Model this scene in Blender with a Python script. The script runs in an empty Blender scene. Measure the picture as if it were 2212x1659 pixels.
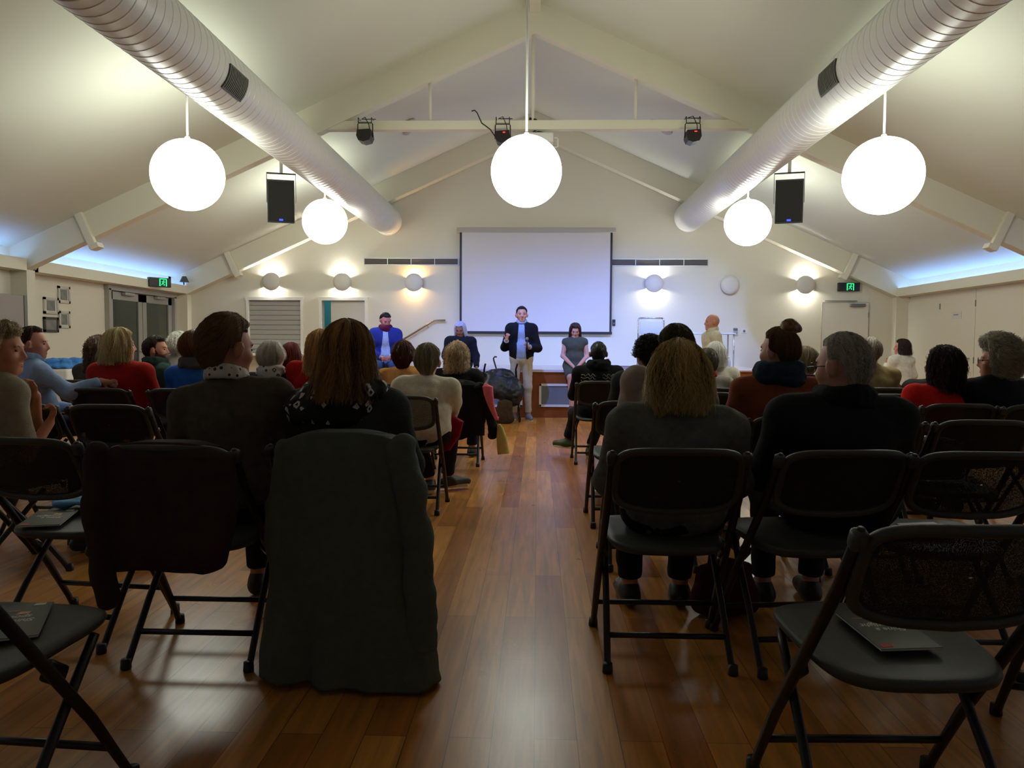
import bpy, bmesh, math, random
import numpy as np
from mathutils import Vector, Matrix, Euler
random.seed(7); np.random.seed(7)
C = bpy.context.scene.collection
PI = math.pi
def R(a): return math.radians(a)

# ------------------------------------------------------------------ camera, world, exposure
CAM = Vector((0, 0, 1.15)); FPX = 1661.0
ROT = Matrix.Rotation(R(1.86), 3, 'Z') @ Matrix.Rotation(R(90 - 2.92), 3, 'X') @ Matrix.Rotation(R(0.35), 3, 'Z')
cd = bpy.data.cameras.new('camera'); cam = bpy.data.objects.new('camera', cd); C.objects.link(cam)
cam.location = CAM; cam.rotation_euler = ROT.to_euler()
cd.sensor_fit = 'HORIZONTAL'; cd.sensor_width = 36; cd.lens = 36 * FPX / 2212; cd.clip_start = .05; cd.clip_end = 100
bpy.context.scene.camera = cam
vs = bpy.context.scene.view_settings
vs.view_transform = 'Standard'; vs.look = 'None'; vs.gamma = 1; vs.use_curve_mapping = False
vs.exposure = 0.0
w = bpy.data.worlds.new('night'); bpy.context.scene.world = w; w.use_nodes = True
w.node_tree.nodes['Background'].inputs[0].default_value = (.010, .016, .012, 1)
w.node_tree.nodes['Background'].inputs[1].default_value = 1.0
bpy.context.scene.cycles.use_denoising = True
bpy.context.scene.cycles.max_bounces = 8
bpy.context.scene.cycles.transparent_max_bounces = 12
bpy.context.scene.cycles.sample_clamp_indirect = 6

GLOBE_L = 14.5      # luminance of the pendant globes
def blue_wash(name, loc, tgt, power, col, size, spread=1.0):
    l = bpy.data.lights.new(name, 'SPOT'); l.energy = power; l.color = col; l.spot_size = R(size); l.spot_blend = spread; l.shadow_soft_size = .05
    o = bpy.data.objects.new(name, l); C.objects.link(o); o.location = loc
    o.rotation_euler = (Vector(tgt) - Vector(loc)).to_track_quat('-Z', 'Y').to_euler(); return o
# the three stage lamps on the tie beam throw blue on the stage and the lower screen
blue_wash('stage_lamp_beam', (-2.3, 10.0, 3.75), (-1.2, 14.6, .2), 850, (.18, .31, 1), 66)
blue_wash('stage_lamp_beam', (2.1, 10.0, 3.75), (2.2, 14.6, .2), 850, (.18, .31, 1), 66)
blue_wash('stage_lamp_beam', (-.35, 10.0, 3.75), (.6, 14.6, .0), 850, (.18, .31, 1), 70)

def ray(px, py):
    v = Vector((px - 1106, -(py - 829.5), -FPX)); v = ROT @ v; return v
def at(px, py, y):
    v = ray(px, py); return CAM + v * (y / v.y)
def floor_at(px, py, z=0.0):
    v = ray(px, py); return CAM + v * ((z - CAM.z) / v.z)
def wall_at(px, py, x):
    v = ray(px, py); return CAM + v * (x / v.x)

# ------------------------------------------------------------------ materials
def s2l(c):
    return tuple(((x / 255) / 12.92 if x / 255 <= .04045 else ((x / 255 + .055) / 1.055) ** 2.4) for x in c)
_M = {}
def mat(name, rgb, rough=.6, metal=0, emit=None, estr=0, bump=0, bscale=60, vary=0, vscale=8, spec=.5, **kw):
    if name in _M: return _M[name]
    m = bpy.data.materials.new(name); m.use_nodes = True; nt = m.node_tree; b = nt.nodes['Principled BSDF']
    col = (*s2l(rgb), 1)
    b.inputs['Base Color'].default_value = col
    b.inputs['Roughness'].default_value = rough; b.inputs['Metallic'].default_value = metal
    b.inputs['Specular IOR Level'].default_value = spec
    if emit: b.inputs['Emission Color'].default_value = (*s2l(emit), 1); b.inputs['Emission Strength'].default_value = estr
    if kw.get('sss'): b.inputs['Subsurface Weight'].default_value = kw['sss']; b.inputs['Subsurface Radius'].default_value = (.02, .008, .004)
    if kw.get('sheen'): b.inputs['Sheen Weight'].default_value = kw['sheen']
    if bump or vary:
        tc = nt.nodes.new('ShaderNodeTexCoord')
    if vary:
        n = nt.nodes.new('ShaderNodeTexNoise'); n.inputs['Scale'].default_value = vscale; n.inputs['Detail'].default_value = 4
        nt.links.new(tc.outputs['Object'], n.inputs['Vector'])
        mx = nt.nodes.new('ShaderNodeMix'); mx.data_type = 'RGBA'
        mx.inputs[6].default_value = tuple(c * (1 - vary) for c in col[:3]) + (1,)
        mx.inputs[7].default_value = tuple(min(1, c * (1 + vary)) for c in col[:3]) + (1,)
        nt.links.new(n.outputs[0], mx.inputs[0]); nt.links.new(mx.outputs[2], b.inputs['Base Color'])
    if bump:
        n2 = nt.nodes.new('ShaderNodeTexNoise'); n2.inputs['Scale'].default_value = bscale; n2.inputs['Detail'].default_value = 5
        nt.links.new(tc.outputs['Object'], n2.inputs['Vector'])
        bp = nt.nodes.new('ShaderNodeBump'); bp.inputs['Strength'].default_value = bump; bp.inputs['Distance'].default_value = .01
        nt.links.new(n2.outputs[0], bp.inputs['Height']); nt.links.new(bp.outputs[0], b.inputs['Normal'])
    _M[name] = m; return m
def cloth(rgb, vary=.18, rough=.9, bump=.35, bscale=180, sheen=.0):
    return mat('cloth_%d_%d_%d_%d' % (*rgb, int(vary * 100)), rgb, rough, vary=vary, vscale=30, bump=bump, bscale=bscale, spec=.2, sheen=sheen)
def emission(name, rgb, strength):
    if name in _M: return _M[name]
    m = bpy.data.materials.new(name); m.use_nodes = True; nt = m.node_tree
    nt.nodes.clear(); o = nt.nodes.new('ShaderNodeOutputMaterial'); e = nt.nodes.new('ShaderNodeEmission')
    e.inputs[0].default_value = (*rgb, 1); e.inputs[1].default_value = strength; nt.links.new(e.outputs[0], o.inputs[0])
    _M[name] = m; return m
def floor_mat():
    m = bpy.data.materials.new('polished_timber'); m.use_nodes = True; nt = m.node_tree; b = nt.nodes['Principled BSDF']
    tc = nt.nodes.new('ShaderNodeTexCoord'); mp = nt.nodes.new('ShaderNodeMapping')
    mp.inputs['Rotation'].default_value = (0, 0, R(90)); nt.links.new(tc.outputs['Object'], mp.inputs['Vector'])
    br = nt.nodes.new('ShaderNodeTexBrick'); br.offset = .37; br.offset_frequency = 2; br.inputs['Scale'].default_value = 1
    br.inputs['Brick Width'].default_value = 1.6; br.inputs['Row Height'].default_value = .125; br.inputs['Mortar Size'].default_value = .0012
    br.inputs['Mortar Smooth'].default_value = .1; br.inputs['Bias'].default_value = 0
    br.inputs['Color1'].default_value = (.45, .155, .028, 1); br.inputs['Color2'].default_value = (.78, .36, .075, 1)
    br.inputs['Mortar'].default_value = (.16, .06, .02, 1)
    nt.links.new(mp.outputs[0], br.inputs['Vector'])
    mp2 = nt.nodes.new('ShaderNodeMapping'); mp2.inputs['Scale'].default_value = (14, .9, 1); nt.links.new(tc.outputs['Object'], mp2.inputs['Vector'])
    n = nt.nodes.new('ShaderNodeTexNoise'); n.inputs['Scale'].default_value = 2.2; n.inputs['Detail'].default_value = 8; n.inputs['Distortion'].default_value = .6
    nt.links.new(mp2.outputs[0], n.inputs['Vector'])
    rp = nt.nodes.new('ShaderNodeValToRGB'); rp.color_ramp.elements[0].position = .3; rp.color_ramp.elements[0].color = (.62, .62, .62, 1)
    rp.color_ramp.elements[1].position = .75; rp.color_ramp.elements[1].color = (1.15, 1.1, 1.05, 1)
    nt.links.new(n.outputs[0], rp.inputs[0])
    mx = nt.nodes.new('ShaderNodeMix'); mx.data_type = 'RGBA'; mx.blend_type = 'MULTIPLY'; mx.inputs[0].default_value = 1
    nt.links.new(br.outputs[0], mx.inputs[6]); nt.links.new(rp.outputs[0], mx.inputs[7]); nt.links.new(mx.outputs[2], b.inputs['Base Color'])
    n3 = nt.nodes.new('ShaderNodeTexNoise'); n3.inputs['Scale'].default_value = 3; n3.inputs['Detail'].default_value = 6; nt.links.new(tc.outputs['Object'], n3.inputs['Vector'])
    mr = nt.nodes.new('ShaderNodeMapRange'); mr.inputs['To Min'].default_value = .24; mr.inputs['To Max'].default_value = .34
    nt.links.new(n3.outputs[0], mr.inputs[0]); nt.links.new(mr.outputs[0], b.inputs['Roughness'])
    b.inputs['Specular IOR Level'].default_value = .5
    return m
def mesh_mat(name, rgb, hole, scale=420):
    "woven net: thread and small gaps"
    if name in _M: return _M[name]
    m = bpy.data.materials.new(name); m.use_nodes = True; nt = m.node_tree; b = nt.nodes['Principled BSDF']
    b.inputs['Base Color'].default_value = (*s2l(rgb), 1); b.inputs['Roughness'].default_value = .8
    out = nt.nodes['Material Output']; tr = nt.nodes.new('ShaderNodeBsdfTransparent'); mix = nt.nodes.new('ShaderNodeMixShader')
    tc = nt.nodes.new('ShaderNodeTexCoord'); n = nt.nodes.new('ShaderNodeTexVoronoi'); n.inputs['Scale'].default_value = scale
    nt.links.new(tc.outputs['Object'], n.inputs['Vector'])
    cr = nt.nodes.new('ShaderNodeMath'); cr.operation = 'LESS_THAN'; cr.inputs[1].default_value = hole
    nt.links.new(n.outputs[0], cr.inputs[0]); nt.links.new(cr.outputs[0], mix.inputs[0])
    nt.links.new(b.outputs[0], mix.inputs[1]); nt.links.new(tr.outputs[0], mix.inputs[2]); nt.links.new(mix.outputs[0], out.inputs[0])
    _M[name] = m; return m

# ------------------------------------------------------------------ mesh helpers
class MB:
    def __init__(s): s.v = []; s.f = []
    def add(s, vs_, fs): n = len(s.v); s.v += [tuple(p) for p in vs_]; s.f += [tuple(i + n for i in f) for f in fs]; return s
    def box(s, c, d, rot=None, bev=0):
        x, y, z = d[0] / 2, d[1] / 2, d[2] / 2
        if bev:
            b = min(bev, x * .9, y * .9, z * .9); P = []
            bm = bmesh.new(); bmesh.ops.create_cube(bm, size=1)
            for v in bm.verts: v.co = Vector((v.co.x * d[0], v.co.y * d[1], v.co.z * d[2]))
            bmesh.ops.bevel(bm, geom=list(bm.edges), offset=b, segments=2, affect='EDGES', profile=.5)
            bm.verts.index_update(); vs_ = [v.co.copy() for v in bm.verts]; fs = [[v.index for v in f.verts] for f in bm.faces]; bm.free()
        else:
            vs_ = [Vector((i * x, j * y, k * z)) for i in (-1, 1) for j in (-1, 1) for k in (-1, 1)]
            fs = [(0, 1, 3, 2), (4, 6, 7, 5), (0, 4, 5, 1), (2, 3, 7, 6), (0, 2, 6, 4), (1, 5, 7, 3)]
        M = rot if rot is not None else Matrix.Identity(3)
        return s.add([M @ v + Vector(c) for v in vs_], fs)
    def tube(s, path, r, seg=10, cap=True, closed=False):
        path = [Vector(p) for p in path]; n = len(path); rr = r if isinstance(r, (list, tuple)) else [r] * n
        rings = []; ref = Vector((0, 0, 1))
        t0 = (path[1] - path[0]).normalized()
        if abs(t0.dot(ref)) > .9: ref = Vector((1, 0, 0))
        u = t0.cross(ref).normalized()
        for i, p in enumerate(path):
            if closed: t = (path[(i + 1) % n] - path[i - 1]).normalized()
            else: t = (path[min(i + 1, n - 1)] - path[max(i - 1, 0)]).normalized()
            u = (u - t * u.dot(t)).normalized(); v = t.cross(u)
            rings.append([p + (u * math.cos(a) + v * math.sin(a)) * rr[i] for a in [2 * PI * k / seg for k in range(seg)]])
        vs_ = [q for rg in rings for q in rg]; fs = []
        m = n if closed else n - 1
        for i in range(m):
            j = (i + 1) % n
            for k in range(seg): fs.append((i * seg + k, i * seg + (k + 1) % seg, j * seg + (k + 1) % seg, j * seg + k))
        if cap and not closed: fs.append(tuple(reversed(range(seg)))); fs.append(tuple((n - 1) * seg + k for k in range(seg)))
        return s.add(vs_, fs)
    def lathe(s, prof, c=(0, 0, 0), seg=32, rot=None):
        M = rot if rot is not None else Matrix.Identity(3); vs_ = []; fs = []
        for r, z in prof: vs_ += [M @ Vector((r * math.cos(2 * PI * k / seg), r * math.sin(2 * PI * k / seg), z)) + Vector(c) for k in range(seg)]
        for i in range(len(prof) - 1):
            for k in range(seg): fs.append((i * seg + k, i * seg + (k + 1) % seg, (i + 1) * seg + (k + 1) % seg, (i + 1) * seg + k))
        fs.append(tuple(reversed(range(seg)))); fs.append(tuple((len(prof) - 1) * seg + k for k in range(seg)))
        return s.add(vs_, fs)
    def prism(s, poly, d, c=(0, 0, 0), rot=None):
        "polygon in the local xy plane, extruded to +z by d"
        M = rot if rot is not None else Matrix.Identity(3); n = len(poly)
        vs_ = [M @ Vector((p[0], p[1], 0)) + Vector(c) for p in poly] + [M @ Vector((p[0], p[1], d)) + Vector(c) for p in poly]
        fs = [tuple(reversed(range(n))), tuple(range(n, 2 * n))] + [(i, (i + 1) % n, n + (i + 1) % n, n + i) for i in range(n)]
        return s.add(vs_, fs)
    def sphere(s, c, r, seg=24, rings=14, rot=None):
        if not isinstance(r, (tuple, list)): r = (r, r, r)
        M = rot if rot is not None else Matrix.Identity(3); vs_ = []; fs = []
        for i in range(rings + 1):
            a = PI * i / rings
            for k in range(seg):
                b = 2 * PI * k / seg; vs_.append(M @ Vector((r[0] * math.sin(a) * math.cos(b), r[1] * math.sin(a) * math.sin(b), r[2] * math.cos(a))) + Vector(c))
        for i in range(rings):
            for k in range(seg): fs.append((i * seg + k, (i + 1) * seg + k, (i + 1) * seg + (k + 1) % seg, i * seg + (k + 1) % seg))
        return s.add(vs_, fs)
    def build(s, name, m, parent=None, smooth=True, auto=None, loc=None):
        me = bpy.data.meshes.new(name); me.from_pydata([tuple(p) for p in s.v], [], s.f); me.validate()
        bm = bmesh.new(); bm.from_mesh(me); bmesh.ops.remove_doubles(bm, verts=bm.verts, dist=1e-6); bmesh.ops.recalc_face_normals(bm, faces=bm.faces); bm.to_mesh(me); bm.free()
        me.materials.append(m); o = bpy.data.objects.new(name, me); C.objects.link(o)
        if smooth:
            me.shade_smooth()
            if auto is not None: me.set_sharp_from_angle(angle=R(auto))
        if parent: o.parent = parent
        if loc: o.location = loc
        return o
def tag(o, label=None, cat=None, group=None, kind=None):
    if label: o['label'] = label
    if cat: o['category'] = cat
    if group: o['group'] = group
    if kind: o['kind'] = kind
    return o
def empty(name, loc, rz=0, label=None, cat=None, group=None, kind=None):
    o = bpy.data.objects.new(name, None); o.empty_display_size = .1; C.objects.link(o); o.location = loc; o.rotation_euler = (0, 0, rz)
    return tag(o, label, cat, group, kind)
def S(name, mb, m, smooth=False, **k):
    return tag(mb.build(name, m, smooth=smooth, **k), kind='structure')
def copy_tree(o, parent=None):
    c = o.copy(); C.objects.link(c)
    if parent: c.parent = parent
    for ch in list(o.children): copy_tree(ch, c)
    return c

# ------------------------------------------------------------------ palette
M_wall = mat('wall_paint', (222, 218, 200), .85, bump=.05, bscale=200)
M_ceil = mat('ceiling_paint', (216, 219, 203), .9)
M_beam = mat('beam_paint', (226, 222, 200), .7)
M_white = mat('white_gloss_paint', (232, 230, 224), .4)
M_duct = mat('painted_duct', (222, 221, 214), .30, metal=0)
M_black = mat('black_plastic', (24, 24, 25), .45)
M_blackm = mat('black_metal', (18, 18, 19), .35, metal=.2)
M_chair = mat('chair_plastic', (54, 57, 54), .5, bump=.15, bscale=400)
M_frame = mat('chair_tube', (20, 20, 21), .38)
M_net = mesh_mat('chair_net', (24, 26, 26), .38, 850)
M_net2 = mesh_mat('chair_net_pale', (70, 72, 66), .50, 850)
M_alu = mat('aluminium', (176, 178, 178), .4, metal=.6)
M_grey = mat('grey_metal', (120, 122, 122), .5, metal=.3)
M_wood = mat('stage_wood', (138, 72, 32), .35, vary=.3, vscale=6)
M_steel = mat('steel', (190, 190, 190), .25, metal=.9)
# ------------------------------------------------------------------ the hall
YB = 14.8; YF = -4.0; YT = 10.06; RX = -.06
FL = at(413, 640, YB).x; FR = at(1928, 640, YB).x      # faces of the pilasters and pelmets
XL = FL - .22; XR = FR + .22
ZE = 2.40; ZR = 5.50                          # ceiling height at the walls and under the ridge
def ceil_z(x): return ZR - (ZR - ZE) * (abs(x - RX) / ((RX - XL) if x < RX else (XR - RX)))
S('floor', MB().box(((XL + XR) / 2, (YB + YF) / 2, -.05), (XR - XL + .4, YB - YF + .4, .1)), floor_mat())
def slab(x0, z0, x1, z1):
    m = MB(); t = .12
    m.add([(x0, YF - .1, z0), (x1, YF - .1, z1), (x1, YB + .1, z1), (x0, YB + .1, z0), (x0, YF - .1, z0 + t), (x1, YF - .1, z1 + t), (x1, YB + .1, z1 + t), (x0, YB + .1, z0 + t)],
          [(0, 1, 2, 3), (7, 6, 5, 4), (0, 4, 5, 1), (1, 5, 6, 2), (2, 6, 7, 3), (3, 7, 4, 0)]); return m
S('ceiling', slab(XL - .2, ZE - .2 * .46, RX, ZR), M_ceil)
S('ceiling', slab(RX, ZR, XR + .2, ZE - .2 * .46), M_ceil)
# rear wall with the doorway and the servery opening cut out
dr = (at(695, 650, YB).x, at(789, 650, YB).x); sv = (at(537, 650, YB).x, at(650, 650, YB).x); ZD = at(700, 649, YB).z
def vwall(mb, x0, x1, z0, z1, y=YB + .1, t=.2): mb.box(((x0 + x1) / 2, y, (z0 + z1) / 2), (x1 - x0, t, z1 - z0))
m = MB(); SVZ = .95
vwall(m, XL - .2, sv[0], 0, ZD); vwall(m, sv[0], sv[1], 0, SVZ); vwall(m, sv[1], dr[0], 0, ZD); vwall(m, dr[1], XR + .2, 0, ZD)
pts = [(XL - .2, ZD), (XR + .2, ZD), (XR + .2, ZE + .02), (RX, ZR + .05), (XL - .2, ZE + .02)]
m.prism(pts, .2, (0, YB + .2, 0), Matrix(((1, 0, 0), (0, 0, -1), (0, 1, 0))))
S('wall_back', m, M_wall)
m = MB(); m.box(((XL + XR) / 2, YF - .1, 3), (XR - XL + .4, .2, 6)); S('wall_front', m, M_wall)
# left wall: glazed doors opening and the folding partition beyond the pilaster
gy0 = wall_at(229, 700, XL).y; gy1 = wall_at(371, 700, XL).y; GZ = 2.02
m = MB()
m.box((XL - .1, (YF + gy0) / 2, 1.3), (.2, gy0 - YF, 2.6)); m.box((XL - .1, (gy1 + YB) / 2, 1.3), (.2, YB - gy1 + .2, 2.6))
m.box((XL - .1, (gy0 + gy1) / 2, (GZ + 2.6) / 2), (.2, gy1 - gy0, 2.6 - GZ)); S('wall_left', m, M_wall)
m = MB(); m.box((XR + .1, (YF + YB) / 2, 1.3), (.2, YB - YF + .4, 2.6)); S('wall_right', m, M_wall)
# pilasters that carry the trusses
for x, sgn in ((XL, 1), (XR, -1)):
    for y in (YT, YB - .085):
        S('pillar', MB().box((x + sgn * .11, y, 1.05), (.22, .17, 2.10)), M_wall)
# pelmet boxes with the hidden light strips
zc0, zc1 = 2.085, 2.24
M_cove = emission('cove_led', (.20, .38, 1.0), 19.0)
for x, sgn, side in ((XL, 1, 'left'), (XR, -1, 'right')):
    for y0, y1 in ((YF, YT - .12), (YT + .12, YB - .02)):
        m = MB(); m.box((x + sgn * .12, (y0 + y1) / 2, zc0 + .015), (.24, y1 - y0, .03)); m.box((x + sgn * .235, (y0 + y1) / 2, (zc0 + zc1) / 2), (.03, y1 - y0, zc1 - zc0))
        for ye in (y0 + .01, y1 - .01): m.box((x + sgn * .12, ye, (zc0 + zc1) / 2), (.24, .02, zc1 - zc0))
        o = S('pelmet', m, M_beam)
        m = MB(); m.box((x + sgn * .16, (y0 + y1) / 2, zc0 + .07), (.03, y1 - y0 - .3, .02))
        s_ = m.build('light_strip', M_cove, smooth=False); s_.parent = o; s_['label'] = 'blue light strip hidden behind the pelmet'
# trusses: rafters, tie beam, hangers, brackets
def rafter(y, depth, wdt, name='rafter'):
    for sgn, xw in ((-1, XL), (1, XR)):
        m = MB(); x0, x1 = xw, RX
        z0, z1 = ceil_z(xw + (0.0 if sgn < 0 else 0)), ZR
        m.add([(x0, y - wdt / 2, z0 - depth), (x1, y - wdt / 2, z1 - depth), (x1, y - wdt / 2, z1 + .02), (x0, y - wdt / 2, z0 + .02),
               (x0, y + wdt / 2, z0 - depth), (x1, y + wdt / 2, z1 - depth), (x1, y + wdt / 2, z1 + .02), (x0, y + wdt / 2, z0 + .02)],
              [(0, 1, 2, 3), (7, 6, 5, 4), (0, 4, 5, 1), (1, 5, 6, 2), (2, 6, 7, 3), (3, 7, 4, 0)])
        S('beam', m, M_beam)
rafter(YT, .38, .16); rafter(YB - .12, .42, .22)
S('ridge_beam', MB().box((RX, (YF + YT) / 2, ZR - .06), (.14, YT - YF, .16)), M_beam)
for px, y, lab in ((187, YT - .1, 'white timber bracket clasping the nearer rafter, high over the framed photographs'), (2163, YT - .1, 'white timber bracket clasping the nearer rafter above the cupboard doors'),
               (500, YB - .28, 'white timber bracket clasping the rear rafter beside the servery shutter'), (1838, YB - .28, 'white timber bracket clasping the rear rafter above the exit door')):
    x = at(px, 520, y).x; zt = ceil_z(x); sg = 1 if x < 0 else -1
    rt = Matrix.Rotation(R(-24 * sg), 3, 'Y'); rt_ = Matrix.Rotation(R(-24 * sg), 3, 'Y'); m = MB(); m.box((x, y, zt - .26), (.10, .07, .50), rt, bev=.008); m.box(Vector((x, y, zt - .26)) + rt_ @ Vector((sg * .03, .01, -.24)), (.12, .14, .07), rt, bev=.006)
    tag(m.build('rafter_bracket', M_beam, smooth=False), lab, 'bracket', 'rafter brackets')
# tie beam hung on rods
zt = at(1150, 272, YT).z
xa, xb = at(690, 272, YT).x, at(1622, 268, YT).x
S('tie_beam', MB().box(((xa + xb) / 2, YT, zt), (xb - xa + .1, .12, .115), bev=.006), M_beam)
for px in (929, 1151, 1373):
    x = at(px, 250, YT).x
    tag(MB().tube([(x, YT, zt + .05), (x, YT, ceil_z(x) - (.3 if px != 1151 else .2))], .02, 10).build('hanger_rod', M_beam),
        {929: 'thin white hanger rod holding the tie beam, nearer the left duct', 1151: 'thin white hanger rod dropping from the ridge beside the centre pendant cord',
         1373: 'thin white hanger rod holding the tie beam, nearer the right duct'}[px], 'rod', 'tie beam hanger rods')
# air ducts
def duct(x, z, r, lab, gpx, gpy):
    t = empty('air_duct', (x, YF, z), 0, lab, 'duct', 'round air ducts')
    m = MB(); prof = []; L = YB - YF; n = int(L / .115)
    for i in range(n):
        a = i * .115; prof += [(r, a), (r, a + .088), (r + .003, a + .094), (r + .003, a + .106), (r, a + .112)]
    prof.append((r, L)); m.lathe(prof, (0, 0, 0), 48, Matrix(((1, 0, 0), (0, 0, 1), (0, -1, 0))))
    m.build('duct_shell', M_duct, t, auto=25)
    # side grille
    v = ray(gpx, gpy).normalized(); o = CAM.copy(); ax = Vector((x, 0, z))
    a = v.x ** 2 + v.z ** 2; bq = 2 * (v.x * (o.x - x) + v.z * (o.z - z)); cq = (o.x - x) ** 2 + (o.z - z) ** 2 - r * r
    disc = bq * bq - 4 * a * cq; d = (-bq - math.sqrt(max(0, disc))) / (2 * a); p = o + v * d
    ang = math.atan2(p.z - z, p.x - x); gy = p.y - YF; hw = .105 / r; hl = .20
    def arc(rr, y0, y1, a0, a1, k=8):
        vs_ = []; fs = []
        for i in range(k + 1):
            q = a0 + (a1 - a0) * i / k
            for yy in (y0, y1):
                for r2 in (rr, rr - .02): vs_.append((math.cos(q) * r2, yy, math.sin(q) * r2))
        for i in range(k):
            b0 = i * 4; c0 = b0 + 4
            fs += [(b0, b0 + 2, c0 + 2, c0), (b0 + 1, c0 + 1, c0 + 3, b0 + 3), (b0, c0, c0 + 1, b0 + 1), (b0 + 2, b0 + 3, c0 + 3, c0 + 2)]
        fs += [(0, 1, 3, 2), (k * 4, k * 4 + 2, k * 4 + 3, k * 4 + 1)]; return vs_, fs
    g = MB().add(*arc(r + .014, gy - hl, gy + hl, ang - hw, ang + hw)).build('grille', mat('grille_grey', (92, 94, 88), .5), t, smooth=False)
    m = MB()
    for k in range(13): yy = gy - hl + .03 + k * (2 * hl - .06) / 12; m.add(*arc(r + .02, yy - .004, yy + .004, ang - hw * .86, ang + hw * .86))
    m.build('louvre', mat('louvre_grey', (130, 132, 124), .5), g, smooth=False)
duct(at(838, 478, YB).x, at(838, 478, YB).z, .27, 'long round white spiral air duct on the left side of the hall', 511, 181)
duct(at(1487, 470, YB).x, at(1487, 470, YB).z, .27, 'long round white spiral air duct on the right side of the hall', 1787, 170)
# globe pendants
M_globe = emission('globe_glow', (.965, 1, .90), GLOBE_L)
def globe(px, py, y, r, lab):
    c = at(px, py, y); zt_ = ceil_z(c.x) - (.2 if abs(c.x) < .5 else .0)
    t = empty('pendant_light', (c.x, c.y, c.z), 0, lab, 'pendant lamp', 'globe pendant lamps')
    MB().sphere((0, 0, 0), r, 48, 32).build('globe', M_globe, t)
    MB().lathe([(.026, 0), (.026, .03), (.016, .045)], (0, 0, r - .012), 20).build('gallery', M_white, t)
    MB().tube([(0, 0, r + .04), (0, 0, zt_ - c.z)], .011, 8).build('stem', M_white, t)
    MB().lathe([(.06, 0), (.06, .02), (.02, .05)], (0, 0, zt_ - c.z - .05), 20).build('ceiling_rose', M_white, t)
GR = .345
globe(406, 378, 7.55, GR, 'large glowing white globe pendant hanging left of the left duct')
globe(1137, 370, 7.6, GR, 'large glowing white globe pendant hanging in the middle under the ridge')
globe(1907, 380, 7.2, GR, 'large glowing white globe pendant hanging right of the right duct')
globe(702, 479, 12.0, GR, 'smaller-looking far globe pendant beside the left loudspeaker')
globe(1615, 481, 11.8, GR, 'smaller-looking far globe pendant beside the right loudspeaker')
# hanging loudspeakers
def speaker(px, py, y, rz, lab):
    c = at(px, py, y); t = empty('loudspeaker', (c.x, c.y, c.z), rz, lab, 'speaker', 'hanging loudspeakers'); t.scale = (1.12, 1.12, 1.12)
    rt = Matrix.Rotation(R(8), 3, 'X')
    m = MB(); m.prism([(-.155, -.14), (.155, -.14), (.12, .14), (-.12, .14)], .50, rt @ Vector((0, 0, -.25)), rt)
    m.build('cabinet', M_black, t, smooth=False)
    m = MB(); m.box(rt @ Vector((0, -.146, 0)), (.285, .012, .46), rt, bev=.004); g = m.build('grille', mat('speaker_grille', (36, 38, 36), .7, bump=.3, bscale=900), t, smooth=False)
    MB().box(rt @ Vector((0, -.155, -.215)), (.045, .006, .022), rt).build('blue_badge', emission('blue_badge', (.05, .08, 1), 2.2), t, smooth=False)
    m = MB(); m.box((0, .0, .335), (.34, .04, .012)); m.box((-.168, 0, .16), (.006, .03, .35), bev=.002); m.box((.168, 0, .16), (.006, .03, .35), bev=.002); m.build('yoke', M_blackm, t, smooth=False)
    zt_ = (ceil_z(c.x) - c.z) / 1.12
    MB().tube([(0, 0, .33), (0, 0, zt_ + .03)], .02, 10).build('pole', M_white, t)
speaker(608, 436, 10.4, R(16), 'black hanging loudspeaker on the left side, next to a far globe lamp')
speaker(1704, 436, 10.4, R(-16), 'black hanging loudspeaker on the right side, next to a far globe lamp')
# stage lamps on the tie beam
def stage_lamp(px, py, rot, red, lab, cable=0):
    c = at(px, py, YT - .12); t = empty('stage_lamp', (c.x, c.y, c.z), 0, lab, 'stage light', 'stage lamps on the tie beam')
    m = MB()
    pts_ = [(-.085, .075), (.085, .085), (.095, 0), (.07, -.055), (-.01, -.075), (-.07, -.055), (-.095, 0)]
    m.prism(pts_, .2, (0, .1, 0), Matrix(((1, 0, 0), (0, 0, -1), (0, 1, 0)))); m.build('lamp_head', mat('lamp_head', (34, 26, 28), .4), t, smooth=False)
    zb = zt - c.z
    m = MB(); m.tube([(-.098, 0, 0), (-.095, 0, .17), (-.08, 0, .185), (.08, 0, .185), (.095, 0, .17), (.098, 0, 0)], .007, 8); m.build('yoke', M_blackm, t)
    m = MB()
    for sx in (-.085, .085): MB().tube([(sx, -.02, .18), (sx, -.02, zb + .07), (sx, .2, zb + .07)], .006, 6).build('clamp', M_blackm, t)
    MB().tube([(.06, 0, .06), (.05, -.02, .16), (.0, -.01, zb + .08), (-.06, .06, zb + .075), (.12, .08, zb + .08)], .006, 6).build('cable', M_black, t)
    if red: MB().box((.02, -.105, .055), (.03, .006, .012)).build('red_display', emission('red_display', (1, .03, .02), 3), t, smooth=False)
    if cable: MB().tube([(-.09, 0, .02), (-.16, 0, .12), (-.27, 0, .2), (-.33, 0, .33), (-.36, 0, .36), (-.4, 0, .35)], .008, 6).build('cable', M_black, t)
stage_lamp(789, 297, 0, 0, 'black stage lamp clamped near the left end of the tie beam')
stage_lamp(1086, 300, 0, 1, 'black stage lamp partly behind the middle globe lamp', 1)
stage_lamp(1496, 298, 0, 1, 'black stage lamp clamped near the right end of the tie beam')
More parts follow.
